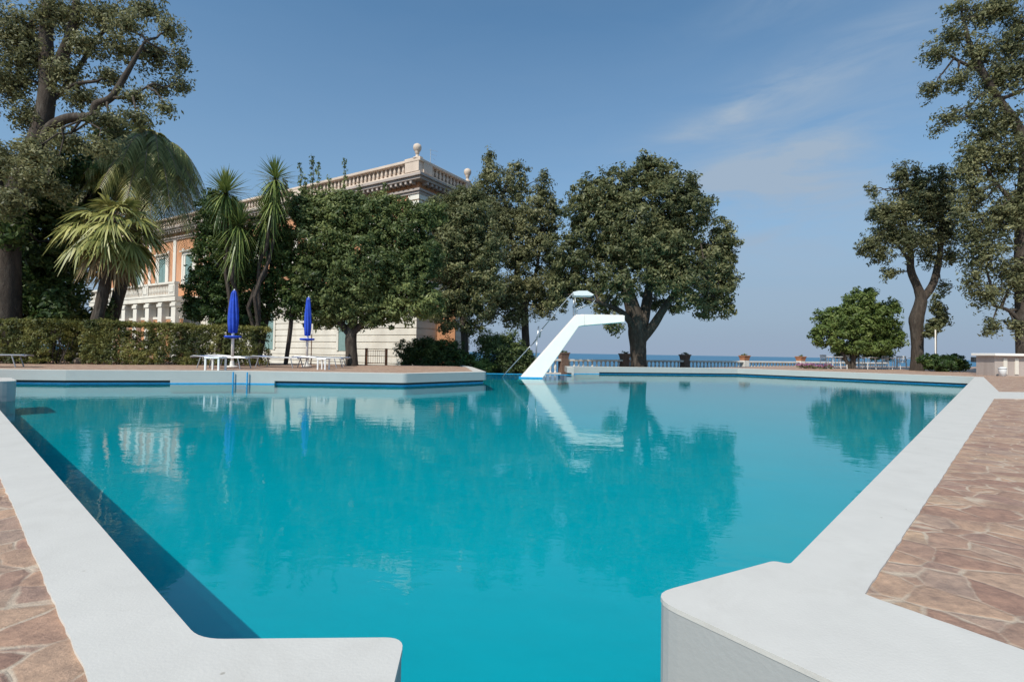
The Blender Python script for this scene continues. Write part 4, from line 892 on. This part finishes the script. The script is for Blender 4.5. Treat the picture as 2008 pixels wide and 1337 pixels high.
cp = chair(); tp_ = gtable(); first = [True, True]
names = ['first', 'second', 'third', 'fourth', 'fifth', 'sixth', 'seventh', 'eighth', 'ninth', 'tenth', 'eleventh']
for i, (px, y) in enumerate(((1636, 31.6), (1704, 31.4), (1752, 32.0), (1800, 31.2))):
    c = tp_ if i == 0 else copy_tree(tp_); p = Y(px, 710, y); c.location = (p.x, p.y, 0)
    c['label'] = 'white round garden table on the right terrace, %s from the left under the trees' % names[i]
for i, (px, y, rz) in enumerate(((1620, 32.6, .3), (1655, 31.8, -.9), (1684, 33.0, 1.8), (1730, 32.2, -1.4), (1768, 32.4, 2.4))):
    c = cp if i == 0 else copy_tree(cp); p = Y(px, 710, y); c.location = (p.x, p.y, 0); c.rotation_euler = (0, 0, rz)
    c['label'] = ('white plastic garden chair on the right terrace, %s in the row counted from the left' % names[sorted([1620, 1655, 1684, 1730, 1768]).index(px)])
# bar counter at the right edge
g = G(1950, 737, 0); g.x += .25; bx = thing('bar_counter', 'low masonry bar with white slab top at the right edge of the picture', 'bar counter', (g.x+1.5, g.y+.6, 0))
MB().box((g.x+1.6, g.y+.8, .43), (3.0, .9, .88)).build('counter_body', M['cornice'], bx); MB().box((g.x+1.6, g.y+.75, .93), (3.3, 1.2, .11)).build('counter_top', M['white'], bx, bevel=.015)
mb = MB()
for k in range(5): mb.box((g.x+.55+.5*k, g.y+.335, .42), (.16, .03, .7))
mb.build('front_strip', M['cream'], bx)
bn_ = thing('waste_bin', 'small white bin standing by the bar counter', 'bin', (g.x+.1, g.y, 0)); MB().lathe([(.12, -.008), (.14, .3), (.13, .36), (.06, .39)], (g.x+.1, g.y, 0), 14).build('bin_body', M['plastic'], bn_, smooth=True); MB().lathe([(.145, .30), (.15, .31), (.15, .33), (.145, .335)], (g.x+.1, g.y, 0), 14).build('rim', M['alu'], bn_)
p = Y(1915, 705, 25.5); sb2 = thing('post_box', 'small dark box on a thin post left of the bar counter', 'box on post', (p.x, p.y, 0))
MB().box((p.x, p.y, p.z), (.42, .2, .26)).build('box', M['dark'], sb2, bevel=.01); MB().tube([(p.x, p.y, -.008), (p.x, p.y, p.z-.13)], .02, 6).build('post', M['steel'], sb2)
lp = Y(1836, 650, 28.6); wp = thing('white_post', 'thin pale pole beside the sapling on the right terrace', 'pole', (lp.x-.05, lp.y, 0)); MB().tube([(lp.x-.05, lp.y, -.008), (lp.x-.05, lp.y, lp.z+.1)], .035, 8).build('pole', M['white'], wp); MB().lathe([(.1, -.007), (.1, .02), (.05, .03)], (lp.x-.05, lp.y, 0), 10).build('foot', M['alu'], wp)
# stones under the hedge
for i, (px, py, r) in enumerate(((152, 713, .16), (176, 713.5, .12))):
    g = G(px, py, 0); mb = MB(); mb.lathe([(r*.8, -.01), (r, r*.4), (r*.7, r*1.1), (r*.2, r*1.4)], (g.x, g.y, 0), 9, lambda q, z: 1+.15*math.sin(3*q+px)); o = mb.build('garden_stone', M['palebark'])
    tag(o, ['larger pale rock in the gap between the hedges', 'smaller pale rock at the foot of the long hedge'][i], 'rock', 'rocks by the hedges')
